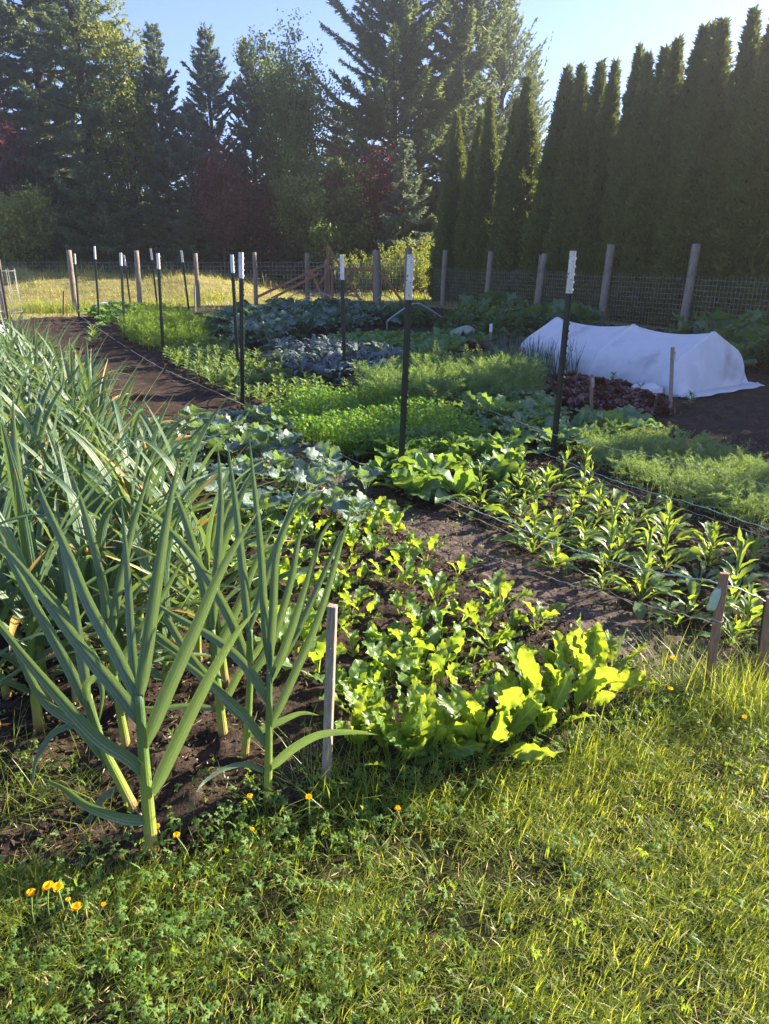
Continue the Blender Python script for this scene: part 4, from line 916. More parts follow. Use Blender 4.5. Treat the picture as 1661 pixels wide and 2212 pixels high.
# fence along the trees
A, B = np.array([-24., 33.6]), np.array([1.0, 31.0])
e = tagit(empty('wire_fence', (*A, 0)), 'low far wire fence running behind the grassy mound', 'wire fence')
mb = MB(); wiremesh(mb, A, B, .0, 1.28, .16, .16, .0042); o = link('wire_mesh', mb.mesh('wire_mesh', M['wire'], False), e); o.location = (-A[0], -A[1], 0)
for t in np.linspace(0, 1, 9):
    p = A + (B - A) * t; o = link('line_post', tube([(0, 0, -.2), (0, 0, 1.3)], .02, 6).mesh('line_post', M['tpost']), e, (*(p - A + np.array([.03, -.03])), 0))
# ------------------------------------------------------------------ gate with its bracing
GY = 25.0
def bar3(a, b, wd, th, name, parent, mat='redwood'):
    a = np.array(a, float); b = np.array(b, float); d = b - a; L = np.linalg.norm(d); q = zto(d)
    o = link(name, boxmb(-wd / 2, wd / 2, -th / 2, th / 2, 0, L, bev=.006).mesh(name, M[mat], False), parent, a - np.array(parent.location))
    x = Vector(d).normalized(); yv = Vector((0, 1, 0)); yv = (yv - x * yv.dot(x)).normalized(); xv = yv.cross(x)
    o.rotation_euler = Matrix((xv, yv, x)).transposed().to_euler(); return o
def gp(px, py, dy=0): return AT(px, py, GY + dy)
org = gp(710, 650); org[2] = 0
e = tagit(empty('garden_gate', org), 'reddish wooden gate with wire panel and a diagonal brace, gate post taller than the rest', 'gate')
bar3(gp(710, 655), gp(708.5, 530), .10, .09, 'gate_post', e)
bar3(gp(718, 652, -.06), gp(717, 582, -.06), .085, .05, 'stile', e); bar3(gp(807, 655, -.06), gp(806, 583, -.06), .06, .05, 'stile', e)
bar3(gp(706, 579, -.12), gp(812, 584, -.12), .09, .04, 'top_rail', e); bar3(gp(716, 651, -.12), gp(806, 653, -.12), .08, .04, 'bottom_rail', e)
bar3(gp(710, 533, -.17), gp(782, 655, -.17), .075, .035, 'brace', e)
mb = MB(); a, b = gp(720, 650, -.03), gp(806, 650, -.03); wiremesh(mb, a, b, .06, 1.10, .09, .26, .0024); o = link('wire_panel', mb.mesh('wire_panel', M['wire'], False), e); o.location = -Vector(org)
for bx, tx, ty, r, y, lab in ((704, 707, 560, .075, 25.2, 'grey round post directly behind the reddish gate post'), (815, 813, 541, .135, 24.9, 'thick round wooden post at the right end of the gate'), (880, 882.5, 536, .12, 24.9, 'thick round wooden post right of the long gate brace, near the black post')):
    b = AT(bx, 655, y); b[2] = 0; tagit(wpost(b, AT(tx, ty, y), r, None, 'wooden_post'), lab, 'wooden post', 'thick posts round the gate')
for i, (a, b, da, db, lab) in enumerate((((557, 641), (704, 571), -.2, -.15, 'upper of two long reddish braces sloping up to the gate post'), ((572, 653), (690, 590), -.35, -.3, 'lower of two long reddish braces sloping up to the gate post'), ((670, 582), (701, 652), -.12, -.5, 'reddish brace sloping down right from the post left of the gate'), ((706, 588), (674, 640), -.26, -.2, 'short reddish brace crossing behind the gate post'), ((818, 582), (872, 656), -.25, -.25, 'reddish brace sloping down right from the thick post at the gate'))):
    A_, B_ = gp(*a, da), gp(*b, db); lo = A_ if A_[2] < B_[2] else B_
    ee = tagit(empty('brace_board', lo), lab, 'brace'); bar3(A_, B_, .085, .035, 'board', ee)
# ------------------------------------------------------------------ stakes
def stake(base, top, wd, lab, mat='stakegrey', th=None, labcard=None, name='wooden_stake'):
    b = G(*base); t = AT(top[0], top[1], b[1]); d = t - b; H = np.linalg.norm(d); th = th or wd * .8
    e = tagit(empty(name, b), lab, 'stake', 'wooden garden stakes'); x = Vector(d).normalized(); yv = Vector((.25, 1, 0)); yv = (yv - x * yv.dot(x)).normalized(); xv = yv.cross(x)
    e.rotation_euler = Matrix((xv, yv, x)).transposed().to_euler()
    link('shaft', boxmb(-wd / 2, wd / 2, -th / 2, th / 2, -.12, H, bev=wd * .07).mesh('stake_shaft', M[mat], False), e)
    if labcard:
        cw, c0, c1, cm, off = labcard
        mb = MB(); boxmb(-cw / 2 + off, cw / 2 + off, -th / 2 - .006, -th / 2 - .002, H - c1, H - c0, mb, bev=cw * .12)
        link('plant_label', mb.mesh('plant_label', M[cm], False), e)
    return e, H
st1, H1 = stake((705, 1692), (718, 1308), .026, 'square weathered grey stake standing between the leeks and the chard', 'stakegrey', .022)
nm = MB()
for z in (H1 - .13, H1 * .30): tube([(0.002, -.0112, z), (.002, -.017, z - .001)], .0028, 6, mb=nm)
link('nail', nm.mesh('nail', M['metal']), st1)
st2, H2 = stake((1527, 1492), (1565, 1238), .030, 'brown stake with a pale green tag at the right end of the path', 'stakebrown', .018)
tg = MB(); T = leaf(.085, .017, -82, -88, 0, .015, 'strap', .001, 2, 4, 8, 4); tg.inst(T, np.array([[-.012, -.0135, H2 - .055]]), rotz_(np.array([-1.2])))
o = link('hanging_tag', None, st2); bpy.data.objects.remove(o)
mb = MB(); n = 9; zz = np.linspace(0, 1, n); wv = .016 * np.minimum(1, .55 + zz * 2.2) * np.where(zz > .93, .8, 1)
v = []; 
for i in range(n):
    for s_ in (-1, 0, 1): v.append((-.016 + s_ * wv[i] - .016 * zz[i], -.013 - .006 * math.sin(zz[i] * 2) + .002 * abs(s_), H2 - .055 - .088 * zz[i]))
mb.add(v, gridfaces(n, 3)); mb2 = mb.mesh('hanging_tag', M['tag']); o = link('hanging_tag', mb2, st2); sm = o.modifiers.new('thick', 'SOLIDIFY'); sm.thickness = .0012
link('staple', tube([(-.022, -.013, H2 - .052), (-.016, -.018, H2 - .048), (-.008, -.013, H2 - .052)], .002, 6).mesh('staple', M['metal']), o)
stake((1648, 1468), (1672, 1290), .05, 'wide orange brown stake cut off by the right edge of the view', 'stakebrown', .02)
stake((1277, 908), (1278, 810), .036, 'orange stake with a metal label standing in the turnip greens', 'stakebrown', .02, (.03, .03, .12, 'metal', .012))
stake((1067, 850), (1067, 795), .034, 'short orange stake with a small label at the edge of the dill', 'stakebrown', .02, (.03, .02, .10, 'metal', .01))
stake((1447, 898), (1453, 750), .036, 'grey brown stake in front of the near end of the white tunnel', 'stakegrey', .02, (.02, .04, .12, 'metal', .018))
stake((1533, 840), (1552, 743), .040, 'reddish stake leaning against the end face of the white tunnel', 'stakebrown', .022, (.02, .03, .12, 'metal', .02))
stake((1008, 742), (1010, 703), .045, 'short stake carrying a limp pale leaf on its top', 'stakegrey', .03)
stake((1058, 748), (1061, 702), .04, 'thin grey stake capped with a small white cup', 'stakegrey', .03, (.055, -.02, .12, 'white', 0))
stake((928, 752), (929, 731), .045, 'tiny stake with a white label in the low greens', 'stakegrey', .03, (.06, .0, .13, 'white', 0))
stake((859, 700), (861, 674), .05, 'stake with a white label beside the tall grey hoop', 'stakegrey', .03, (.07, .0, .14, 'white', .03))
stake((1079, 690), (1081, 634), .05, 'grey stick with a white tag in front of the hedge fence', 'stakegrey', .03, (.07, .0, .14, 'white', .02))
stake((137, 679), (138, 628), .05, 'thin stake alone in the mown grass left of the round post', 'stakebrown', .03)
stake((168, 681), (163, 645), .06, 'pale leaning stake at the foot of the round post', 'stakegrey', .03)
stake((422, 674), (420, 617), .04, 'thin stake beside the round post in the middle of the mound', 'stakegrey', .03)
stake((586, 648), (584, 606), .03, 'rusty rod stuck in the grass between the long braces', 'redwood', .03)
stake((737, 706), (735, 672), .05, 'dark stake behind the green post by the white rolls', 'stakegrey', .03)
# limp pale leaf on a stake
b = G(1008, 742); t = AT(1006, 706, b[1]); n = 11; r_ = np.linspace(0, 1, 6); th = np.linspace(0, 2 * PI, 25)
RR, TH = np.meshgrid(r_, th, indexing='ij'); x = .22 * RR * np.cos(TH) * 1.1 - .06 * RR; y = .13 * RR * np.sin(TH); z = -.13 * RR ** 2 * (1 + .4 * np.sin(TH * 9)) + .03 * RR * np.cos(TH)
mb = MB().add(np.stack([x, y, z], -1), gridfaces(6, 25)); o = link('pale_leaf', mb.mesh('pale_leaf', plainmat('limp_leaf', (.34, .40, .30), (.48, .53, .42), 14, .8, .2, trw=.3, tr=(.5, .6, .4))), None, t + np.array([0, 0, .02]))
tagit(o, 'limp pale leaf draped like an umbrella over a short stake', 'leaf'); sm = o.modifiers.new('thick', 'SOLIDIFY'); sm.thickness = .003
# ------------------------------------------------------------------ twine
def twine(pts, r, mat, lab, fuzz=True, sag=.015):
    P = np.array(pts); c = smoothcurve(P, 60); c[:, 2] += .003 * np.sin(np.arange(60) * 1.7); mb = tube(c, r, 5)
    if fuzz:
        n = 160; k = rng.integers(0, 59, n); f = rng.uniform(0, 1, n)[:, None]; p = c[k] * (1 - f) + c[k + 1] * f
        kites(mb, p, rng.normal(size=(n, 3)), rng.uniform(.005, .016, n), .0008)
    return tagit(link('twine', mb.mesh('twine', M[mat])), lab, 'twine', 'twine stretched along the beds')
stp = lambda px, py: AT(px, py, G(1527, 1492)[1])
y2 = G(1640, 1417)[1]
p1 = G(868, 1036, .07)
twine([p1, G(1000, 1092, .10), G(1300, 1207, .22), stp(1557, 1264) + np.array([0, .015, 0]), AT(1659, 1300, y2)], .0028, 'twineblue', 'blue green fuzzy twine from the nearest black post past the brown stake')
twine([p1 - np.array([0, 0, .03]), G(1000, 1108, .06), G(1180, 1188, .05), G(1330, 1285, .04), G(1450, 1352, .02)], .0018, 'twine', 'thin tan twine running low beside the path to the bed corner')
twine([G(930, 1165, .01), G(1100, 1215, .03), G(1230, 1262, .08), G(1400, 1308, .18), stp(1541, 1341) + np.array([0, -.016, 0])], .0018, 'twine', 'tan twine crossing the path and tied round the brown stake')
sw = MB(); tube([np.array([.019 * math.cos(a), .0125 * math.sin(a), H2 * .62 + .004 * math.sin(2 * a)]) for a in np.linspace(0, 6.6, 16)], .002, 5, mb=sw); link('twine_knot', sw.mesh('twine_knot', M['twine']), st2)
twine([p1, G(760, 993, .03), G(640, 930, .03), G(528, 876, .10), G(440, 835, .03), G(340, 790, .03), G(250, 735, .03), G(172, 682, .15)], .0045, 'twine', 'grey twine along the bare bed from post to far post')
twine([G(735, 1003, .02), G(600, 925, .03), G(530, 868, .1)], .002, 'twine', 'thin twine parallel to the grey twine at the parsley edge')
twine([G(1060, 940, .03), G(1198, 988, .06), G(1350, 1046, .10), G(1500, 1090, .12), G(1680, 1150, .16)], .0026, 'twineblue', 'pale blue green twine from the leaning post towards the right edge')
twine([G(1200, 993, .03), G(1350, 1058, .06), G(1500, 1108, .08), G(1680, 1168, .1)], .0018, 'twine', 'thin tan twine just below the pale blue green one on the right')
twine([G(745, 826, .12), G(900, 838, .2), G(1060, 888, .25), G(1200, 940, .25), G(1400, 985, .25), G(1680, 1052, .25)], .0025, 'twine', 'pale twine above the turnips and carrots')
twine([G(530, 800, .1), G(600, 815, .1), G(740, 832, .12)], .0025, 'twine', 'thin twine in front of the grey kale')
twine([AT(1659, 1298, y2), AT(1655, 1350, y2 - .02), AT(1645, 1400, y2 - .03), AT(1640, 1430, y2 - .02)], .0035, 'twineblue', 'frayed twine end hanging down the short post at the right edge')
# ------------------------------------------------------------------ covered tunnel
HOOP = np.array([(-.70, 0), (-.70, .16), (-.66, .30), (-.55, .40), (-.28, .53), (-.04, .645), (0, .655), (.04, .645), (.28, .53), (.55, .40), (.66, .30), (.70, .16), (.70, 0)])
def hoop_mesh(k=1.0, r=.012):
    c = smoothcurve(np.stack([HOOP[:, 0] * k, 0 * HOOP[:, 0], HOOP[:, 1] * k], 1), 40); return tube(c, r, 8)
VC = 8.02; us = [5.05, 6.20, 7.55]
torg = UVW(us[1], VC); e = tagit(empty('row_cover_tunnel', torg, rotz=math.atan2(VV[1], VV[0])), 'white fabric row cover tunnel over hoops in the shaded bed on the right', 'row cover')
for u in us: link('hoop', hoop_mesh(1, .013).mesh('hoop', M['conduit']), e, (0, u - us[1], 0))
def tunnel_cloth():
    nu, ns = 181, 81; uu = np.linspace(us[0] - .02, us[2] + .02, nu) - us[1]
    c = smoothcurve(np.stack([HOOP[:, 0] * 1.02, 0 * HOOP[:, 0], HOOP[:, 1] * 1.02 + .012], 1), ns)
    out = np.zeros((nu, ns, 3)); hs = np.array(us) - us[1]
    for i, u in enumerate(uu):
        k = min(max(np.searchsorted(hs, u) - 1, 0), 1); f = np.clip((u - hs[k]) / (hs[k + 1] - hs[k]), 0, 1); sg = math.sin(PI * f) ** 1.0
        x = c[:, 0].copy(); z = c[:, 2].copy(); hf = z / z.max()
        z = z - .055 * sg * hf ** .8; x = x * (1 - .06 * sg * (1 - hf))
        fold = .022 * np.sin(u * 17 + 3 * np.sin(hf * 3)) * (1 - hf) ** 1.2 + .014 * np.sin(u * 31 + hf * 9) * (1 - hf) + .012 * smooth_noise(np.full(ns, u) * 3, hf * 4 + u * 2, 61, 3, 1.5) * (1.2 - hf)
        x = x + np.sign(c[:, 0]) * fold + np.sign(c[:, 0]) * .05 * (1 - hf) ** 3
        z = z + .008 * np.sin((x + u * .8) * 9) * (hf < .9) * sg
        ridge = np.exp(-(np.min(np.abs(hs - u)) / .022) ** 2); z = z + .020 * ridge * (hf > .5); x = x + np.sign(c[:, 0]) * .012 * ridge
        out[i] = np.stack([x, np.full(ns, u), np.maximum(z, .012)], 1)
    return out
c = tunnel_cloth(); mb = MB().add(c, gridfaces(c.shape[0], c.shape[1]))
link('fabric', mb.mesh('fabric', M['cloth']), e)
for sgn, ring in ((-1, c[0]), (1, c[-1])):                       # end faces, gathered at the ground
    nr = 12; t = np.linspace(0, 1, nr); ctr = np.array([.10 if sgn < 0 else 0, ring[0, 1], 0])
    tgt = np.stack([np.linspace(-.72, .72, len(ring)), np.full(len(ring), ring[0, 1]) + sgn * .12, np.full(len(ring), .015)], 1)
    g_ = ring[None] * (1 - t[:, None, None]) + tgt[None] * t[:, None, None]
    hh = ring[:, 2] / .66; g_[:, :, 1] += sgn * .03 * np.sin(np.linspace(0, 26, len(ring)))[None] * np.sin(t * PI * .9)[:, None] * (.4 + hh[None]) + sgn * .05 * np.sin(t * PI)[:, None]
    link('end_flap', MB().add(g_, gridfaces(nr, len(ring))).mesh('end_flap', M['cloth']), e)
# skirt of loose cloth on the ground and the bunched corner
mb = MB(); nn = 30; t = np.linspace(-.78, .8, nn); rows = []
for q in range(5): rows.append(np.stack([t, np.full(nn, us[0] - us[1] - .12 - .05 * q) + .02 * np.sin(t * 14 + q), .02 + .03 * np.abs(np.sin(t * 11 + q * 1.2)) * (q < 4) + .005], 1))
mb.add(np.array(rows), gridfaces(5, nn))
rr = np.random.default_rng(4); A_, B_ = np.meshgrid(np.linspace(0, PI, 14), np.linspace(0, 2 * PI, 22)); rad = 1 + .35 * smooth_noise(A_ * 3, B_ * 2, 12, 3, 1.5)
mb.add(np.stack([-.98 + .22 * rad * np.sin(A_) * np.cos(B_), us[0] - us[1] + .12 + .16 * rad * np.sin(A_) * np.sin(B_), np.maximum(.07 + .09 * rad * np.cos(A_), .01)], -1), gridfaces(22, 14))
link('loose_cloth', mb.mesh('loose_cloth', M['cloth']), e)
# bare hoops at the far end
for i, (l, a, r, lab) in enumerate((((617, 657), (645, 635), (672, 654), 'leftmost bare grey hoop in front of the long braces'), ((645, 662), (690, 633), (734, 660), 'bare grey hoop over the white rolls'), ((703, 668), (752, 637), (786, 657), 'bare grey hoop in front of the gate'), ((808, 660), (827, 645), (855, 664), 'bare grey hoop behind the dark bushy potatoes'), ((836, 713), (898, 656), (956, 706), 'nearest and tallest bare grey hoop behind the black post'))):
    L_, R_ = G(*l), G(*r); ap = AT(a[0], a[1], (L_[1] + R_[1]) / 2)
    if i < 4: L_[2] = R_[2] = 0
    mid = (L_ + R_) / 2; mid[2] = 0; d = R_ - L_; hw = np.linalg.norm(d[:2]) / 2; d = d / np.linalg.norm(d); h = max(.35, ap[2]); off = float((ap - mid) @ d)
    P = [(-hw, 0), (-hw, h * .28), (-hw * .93, h * .42), (off - hw * .25, h * .93), (off, h), (off + hw * .25, h * .93), (hw * .93, h * .42), (hw, h * .28), (hw, 0)]
    cc = smoothcurve(np.array([[d[0] * p[0], d[1] * p[0], p[1]] for p in P]), 44)
    tagit(link('bare_hoop', tube(cc, .017, 7).mesh('bare_hoop', M['conduit']), None, mid), lab, 'hoop', 'bare hoops at the far end of the garden')
for i, (px, py, l, a, lab) in enumerate(((668, 661, 1.0, .1, 'white rolled row cover lying under the hoops, left one'), (690, 663, 1.2, -.15, 'white rolled row cover lying under the hoops, middle one'), (708, 659, .9, .3, 'white rolled row cover lying under the hoops, right one'))):
    c0 = G(px, py, .55); c0 = AT(px, py, 21.5 + i * .3); ts = np.linspace(-.5, .5, 9); P = np.stack([ts * l * math.cos(a), ts * l * math.sin(a), .012 * np.sin(ts * 9)], 1)
    tagit(link('fabric_roll', tube(P, .10 * (1 + .12 * np.sin(ts * 13)), 10).mesh('fabric_roll', M['cloth']), None, (c0[0], c0[1], max(.09, c0[2]))), lab, 'fabric roll', 'white fabric rolls')
# white tunnel at the left edge
b = G(-120, 800); e = tagit(empty('row_cover_tunnel', b, rotz=math.atan2(VV[1], VV[0]) - .2, scale=1.15), 'white plastic tunnel cut off by the left edge behind the leeks', 'row cover')
for yy in (0, 1.4): link('hoop', hoop_mesh(1, .013).mesh('hoop', M['conduit']), e, (0, yy, 0))
cc = smoothcurve(np.stack([HOOP[:, 0] * 1.02, 0 * HOOP[:, 0], HOOP[:, 1] * 1.02 + .012], 1), 41); g_ = np.stack([cc + np.array([0, yy, -.03 * math.sin(PI * yy / 1.42)]) for yy in np.linspace(-.02, 1.42, 12)]); g_[:, :, 2] = np.maximum(g_[:, :, 2], .01)
link('sheet', MB().add(g_, gridfaces(12, 41)).mesh('sheet', M['white']), e)
t = np.linspace(0, 1, 8)[:, None, None]; g2 = g_[0][None] * (1 - t) + np.stack([np.linspace(-.7, .7, 41), np.full(41, -.1), np.full(41, .01)], 1)[None] * t
link('end_flap', MB().add(g2, gridfaces(8, 41)).mesh('end_flap', M['white']), e)
# white sack, wire cage
A_, B_ = np.meshgrid(np.linspace(0, PI, 16), np.linspace(0, 2 * PI, 24)); rad = 1 + .22 * smooth_noise(A_ * 2, B_ * 2, 5, 3, 1.2); b = G(230, 676)
tagit(link('white_sack', MB().add(np.stack([.30 * rad * np.sin(A_) * np.cos(B_), .2 * rad * np.sin(A_) * np.sin(B_), .12 + .17 * rad * np.cos(A_)], -1), gridfaces(24, 16)).mesh('white_sack', M['white']), None, b), 'crumpled white sack lying in the grass behind the far steel posts', 'sack')
b = AT(22, 690, 18.0); b[2] = 0; mb = MB()
for z in (.25, .75, 1.2): tube([(.30 * math.cos(a), .30 * math.sin(a), z) for a in np.linspace(0, 2 * PI, 25)], .007, 5, False, mb=mb)
for a in np.linspace(0, 2 * PI, 9)[:-1]: tube([(.30 * math.cos(a), .30 * math.sin(a), -.1), (.30 * math.cos(a), .30 * math.sin(a), 1.25)], .006, 5, mb=mb)
tagit(link('plant_cage', mb.mesh('plant_cage', M['wire']), None, b), 'round wire plant cage in the grass at the left edge', 'plant cage')
# ------------------------------------------------------------------ hedge of arborvitae
def cedar(seed, H=6.0, R=.64, n=12500):
    r = np.random.default_rng(seed); z = H * (1 - (1 - r.uniform(0, 1, n)) ** .72) ; z = np.clip(z, .05, H)
    a = r.uniform(0, 2 * PI, n)
    lean = r.normal(size=2) * .10
    def rad(a, z):
        f = z / H; base = R * np.maximum(1 - f, 0.0) ** .74 * (1 - .10 * f) * (.86 + .14 * np.minimum(1, f * 6))
        return base * (1 + .13 * np.sin(a * 3 + z * 1.3 + seed) + .09 * np.sin(a * 5 - z * 3.1) + .09 * np.sin(z * 6 + a * 4 + seed) + .07 * np.sin(z * 13 - a * 7)) + .015
    tips = [(0, 0, 1.0)] + [(r.normal() * .10, r.normal() * .10, r.uniform(.84, .93)) for _ in range(1)]
    rr = rad(a, z); rr = rr * r.uniform(.84, 1.05, n) + .11 * np.minimum(1, rr / .3) * 1.35 * smooth_noise(a * 3.4, z * 5.0, seed, 2, 1.0)
    cx = lean[0] * (z / H) ** 2; cy = lean[1] * (z / H) ** 2
    P = np.stack([cx + rr * np.cos(a), cy + rr * np.sin(a), z], 1)
    D0 = np.stack([np.cos(a) * .75, np.sin(a) * .75, np.full(n, .7)], 1); mb = MB()
    c0 = P[:3000]; d0 = D0[:3000] + r.normal(size=(3000, 3)) * .3; sz = r.uniform(.6, 1.15, 3000) * np.clip(rad(a, z)[:3000] / .34, .30, 1)        # tufts of flat sprays
    PP = np.repeat(c0, 20, 0) + r.normal(size=(60000, 3)) * (.055 * np.repeat(sz, 20))[:, None]; DD = np.repeat(d0, 20, 0) + r.normal(size=(60000, 3)) * .38
    kites(mb, PP, DD, r.uniform(.07, .17, 60000) * np.repeat(sz, 20), r.uniform(.022, .048, 60000))
    P2 = P[3000:]; P2 = P2 - (P2 - np.stack([cx[3000:], cy[3000:], P2[:, 2]], 1)) * .10; kites(mb, P2, D0[3000:] + r.normal(size=P2.shape) * .4, r.uniform(.08, .18, len(P2)), .045)
    for tx, ty, tf in tips:                                      # feathery tips
        m = 260; zz = H * (tf - .10) + r.uniform(0, .62, m) ** 1.0 * H * .115; w_ = .085 * (1 - (zz - H * (tf - .10)) / (H * .08)).clip(.08, 1); aa = r.uniform(0, 6.28, m)
        P = np.stack([lean[0] + tx + w_ * np.cos(aa), lean[1] + ty + w_ * np.sin(aa), zz], 1)
        for k in range(3): kites(mb, P, np.stack([np.cos(aa) * .3, np.sin(aa) * .3, np.ones(m)], 1) + r.normal(size=(m, 3)) * .25, r.uniform(.08, .2, m), .03)
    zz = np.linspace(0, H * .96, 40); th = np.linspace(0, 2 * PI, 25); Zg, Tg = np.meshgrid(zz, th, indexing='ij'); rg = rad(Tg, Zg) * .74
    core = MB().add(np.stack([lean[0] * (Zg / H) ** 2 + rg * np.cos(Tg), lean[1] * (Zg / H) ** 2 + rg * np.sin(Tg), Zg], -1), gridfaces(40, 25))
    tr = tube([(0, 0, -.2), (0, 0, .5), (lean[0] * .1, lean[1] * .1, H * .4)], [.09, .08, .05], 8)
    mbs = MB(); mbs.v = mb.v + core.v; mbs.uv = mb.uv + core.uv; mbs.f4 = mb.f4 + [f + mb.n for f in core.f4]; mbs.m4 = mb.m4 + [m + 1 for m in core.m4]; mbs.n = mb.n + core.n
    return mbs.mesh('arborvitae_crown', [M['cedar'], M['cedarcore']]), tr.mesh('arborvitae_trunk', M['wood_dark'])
CED = [cedar(900 + s) for s in range(5)]
FN = FD / np.linalg.norm(FD)
HO = np.array([1.45, .75])                                        # the hedge stands this far beyond the fence
tops = [(978, 262), (992, 243), (1025, 250), (1058, 205), (1098, 215), (1132, 163), (1196, 143), (1212, 165), (1249, 140), (1277, 130), (1303, 132), (1352, 95), (1384, 112), (1402, 98), (1422, 82), (1469, 55), (1497, 45), (1527, 45), (1583, 22), (1612, 12), (1640, -10), (1662, 10)]
ords = ['far end', '']
hl = []
for i, (px, py) in enumerate(tops):
    d = ray(px, 400); m = d[0] / d[1]; A_ = FA + HO + FN * -1.0; t = (A_[0] - m * A_[1]) / (m * FN[1] - FN[0]); p = A_ + FN * t + rng.normal(size=2) * .05 * np.array([1, 1])
    if i in (7, 13): p = p + np.array([.35, .5])
    top = AT(px, py, p[1]); hl.append((p, top[2]))
last = hl[-1][0]
for k in range(1, 16): hl.append((last - U / np.linalg.norm(U) * .68 * k + rng.normal(size=2) * .04, 5.86 + rng.normal() * .42))  # unseen rest of the hedge, line and heights shaped for shade on the beds
for i, (p, Ht) in enumerate(hl):
    cr, tk = CED[i % 5]
    if i == 0: lab = 'leftmost arborvitae at the far left end of the tall hedge'
    elif i == 3: lab = 'short rounded arborvitae with a sunlit yellow green top near the left end of the hedge'
    elif i == 5: lab = 'arborvitae with a bright sunlit right side, standing out left in the hedge'
    elif i == 6: lab = 'arborvitae right of the one with the bright sunlit side, with two close tips'
    elif i < len(tops): lab = 'tall dark green arborvitae in the right part of the hedge behind the wire fence'
    else: lab = 'arborvitae of the hedge beyond the right edge of the view'
    s = Ht / 6.0; w_ = rng.uniform(.88, 1.12) * (1.0 if i < len(tops) else 1.15)
    e = tagit(empty('arborvitae', (p[0], p[1], 0), rotz=rng.uniform(0, 6.28)), lab, 'hedge tree', 'arborvitae trees of the hedge'); e.scale = (w_, w_, s)
    link('crown', cr, e); link('trunk', tk, e)
# ------------------------------------------------------------------ trees behind
def conifer(seed, H, R, droop=.5, sparse=1.0, base=.02, tw=.075, up=.15, mat='spruce', pw=.85):
    r = np.random.default_rng(seed); mb = MB(); tk = MB()
    tube([(0, 0, -.3), (.05, 0, H * .4), (0, .04, H * .8), (0, 0, H)], [.016 * H, .012 * H, .006 * H, .01], 8, mb=tk)
    z = H * base; P_, D_, L_ = [], [], []
    while z < H * .985:
        f = z / H; nb = int(round(r.uniform(5.5, 8)))
        for k in range(nb):
            L = R * (1 - f) ** pw * r.uniform(.50, 1.15) * (1 + .18 * math.sin(z * 2.1 + seed)) + .14
            if r.uniform() < .07: L *= 1.25
            a = r.uniform(0, 6.28); pit = up + .55 * f - droop * .25 + r.normal() * .16; n = max(4, int(L / .22)); t = np.linspace(0, 1, n)
            zc = z + L * (np.tan(pit) * t - droop * (1 - f * .6) * t ** 1.6 * .6 + droop * .25 * t ** 4)
            c = np.stack([L * t * math.cos(a), L * t * math.sin(a), zc], 1)
            if L > .9 and r.uniform() < .6: tube(c, np.linspace(.028, .006, n) * L / 2.0 + .004, 4, False, mb=tk)
            m = int(L * 52 * sparse) + 10; tt = r.uniform(.10, 1, m) ** .75
            i0 = np.clip((tt * (n - 1)).astype(int), 0, n - 2); fr = tt * (n - 1) - i0
            p = c[i0] * (1 - fr[:, None]) + c[i0 + 1] * fr[:, None]
            fw = nrm(c[i0 + 1] - c[i0]); sd = np.stack([-np.sin(np.full(m, a)), np.cos(np.full(m, a)), np.zeros(m)], 1) * r.choice([-1, 1], m)[:, None]
            dn = np.zeros((m, 3)); dn[:, 2] = -1
            ln = (.20 + .34 * L / 3.0 * (1.15 - tt)) * r.uniform(.6, 1.3, m)
            hang = r.uniform(0, 1, m)[:, None]
            D = fw * .75 + sd * r.uniform(.3, 1.1, m)[:, None] + dn * (hang * droop * 1.5 - .12) + r.normal(size=(m, 3)) * .15
            P_.append(p); D_.append(D); L_.append(ln)
        z += r.uniform(.26, .42) * (.6 + .5 * (1 - f))
    P, D, L = np.concatenate(P_), np.concatenate(D_), np.concatenate(L_)
    kites(mb, P, D, L, tw * r.uniform(.7, 1.3, len(P)))
    k = r.uniform(0, 1, len(P)) < .75; Pm = P[k] + nrm(D[k]) * L[k][:, None] * .45   # side needles
    kites(mb, Pm, D[k] + r.normal(size=(k.sum(), 3)) * .75, L[k] * .5, tw * .8)
    return mb.mesh('conifer_crown', M[mat]), tk.mesh('conifer_trunk', M['wood_dark'])
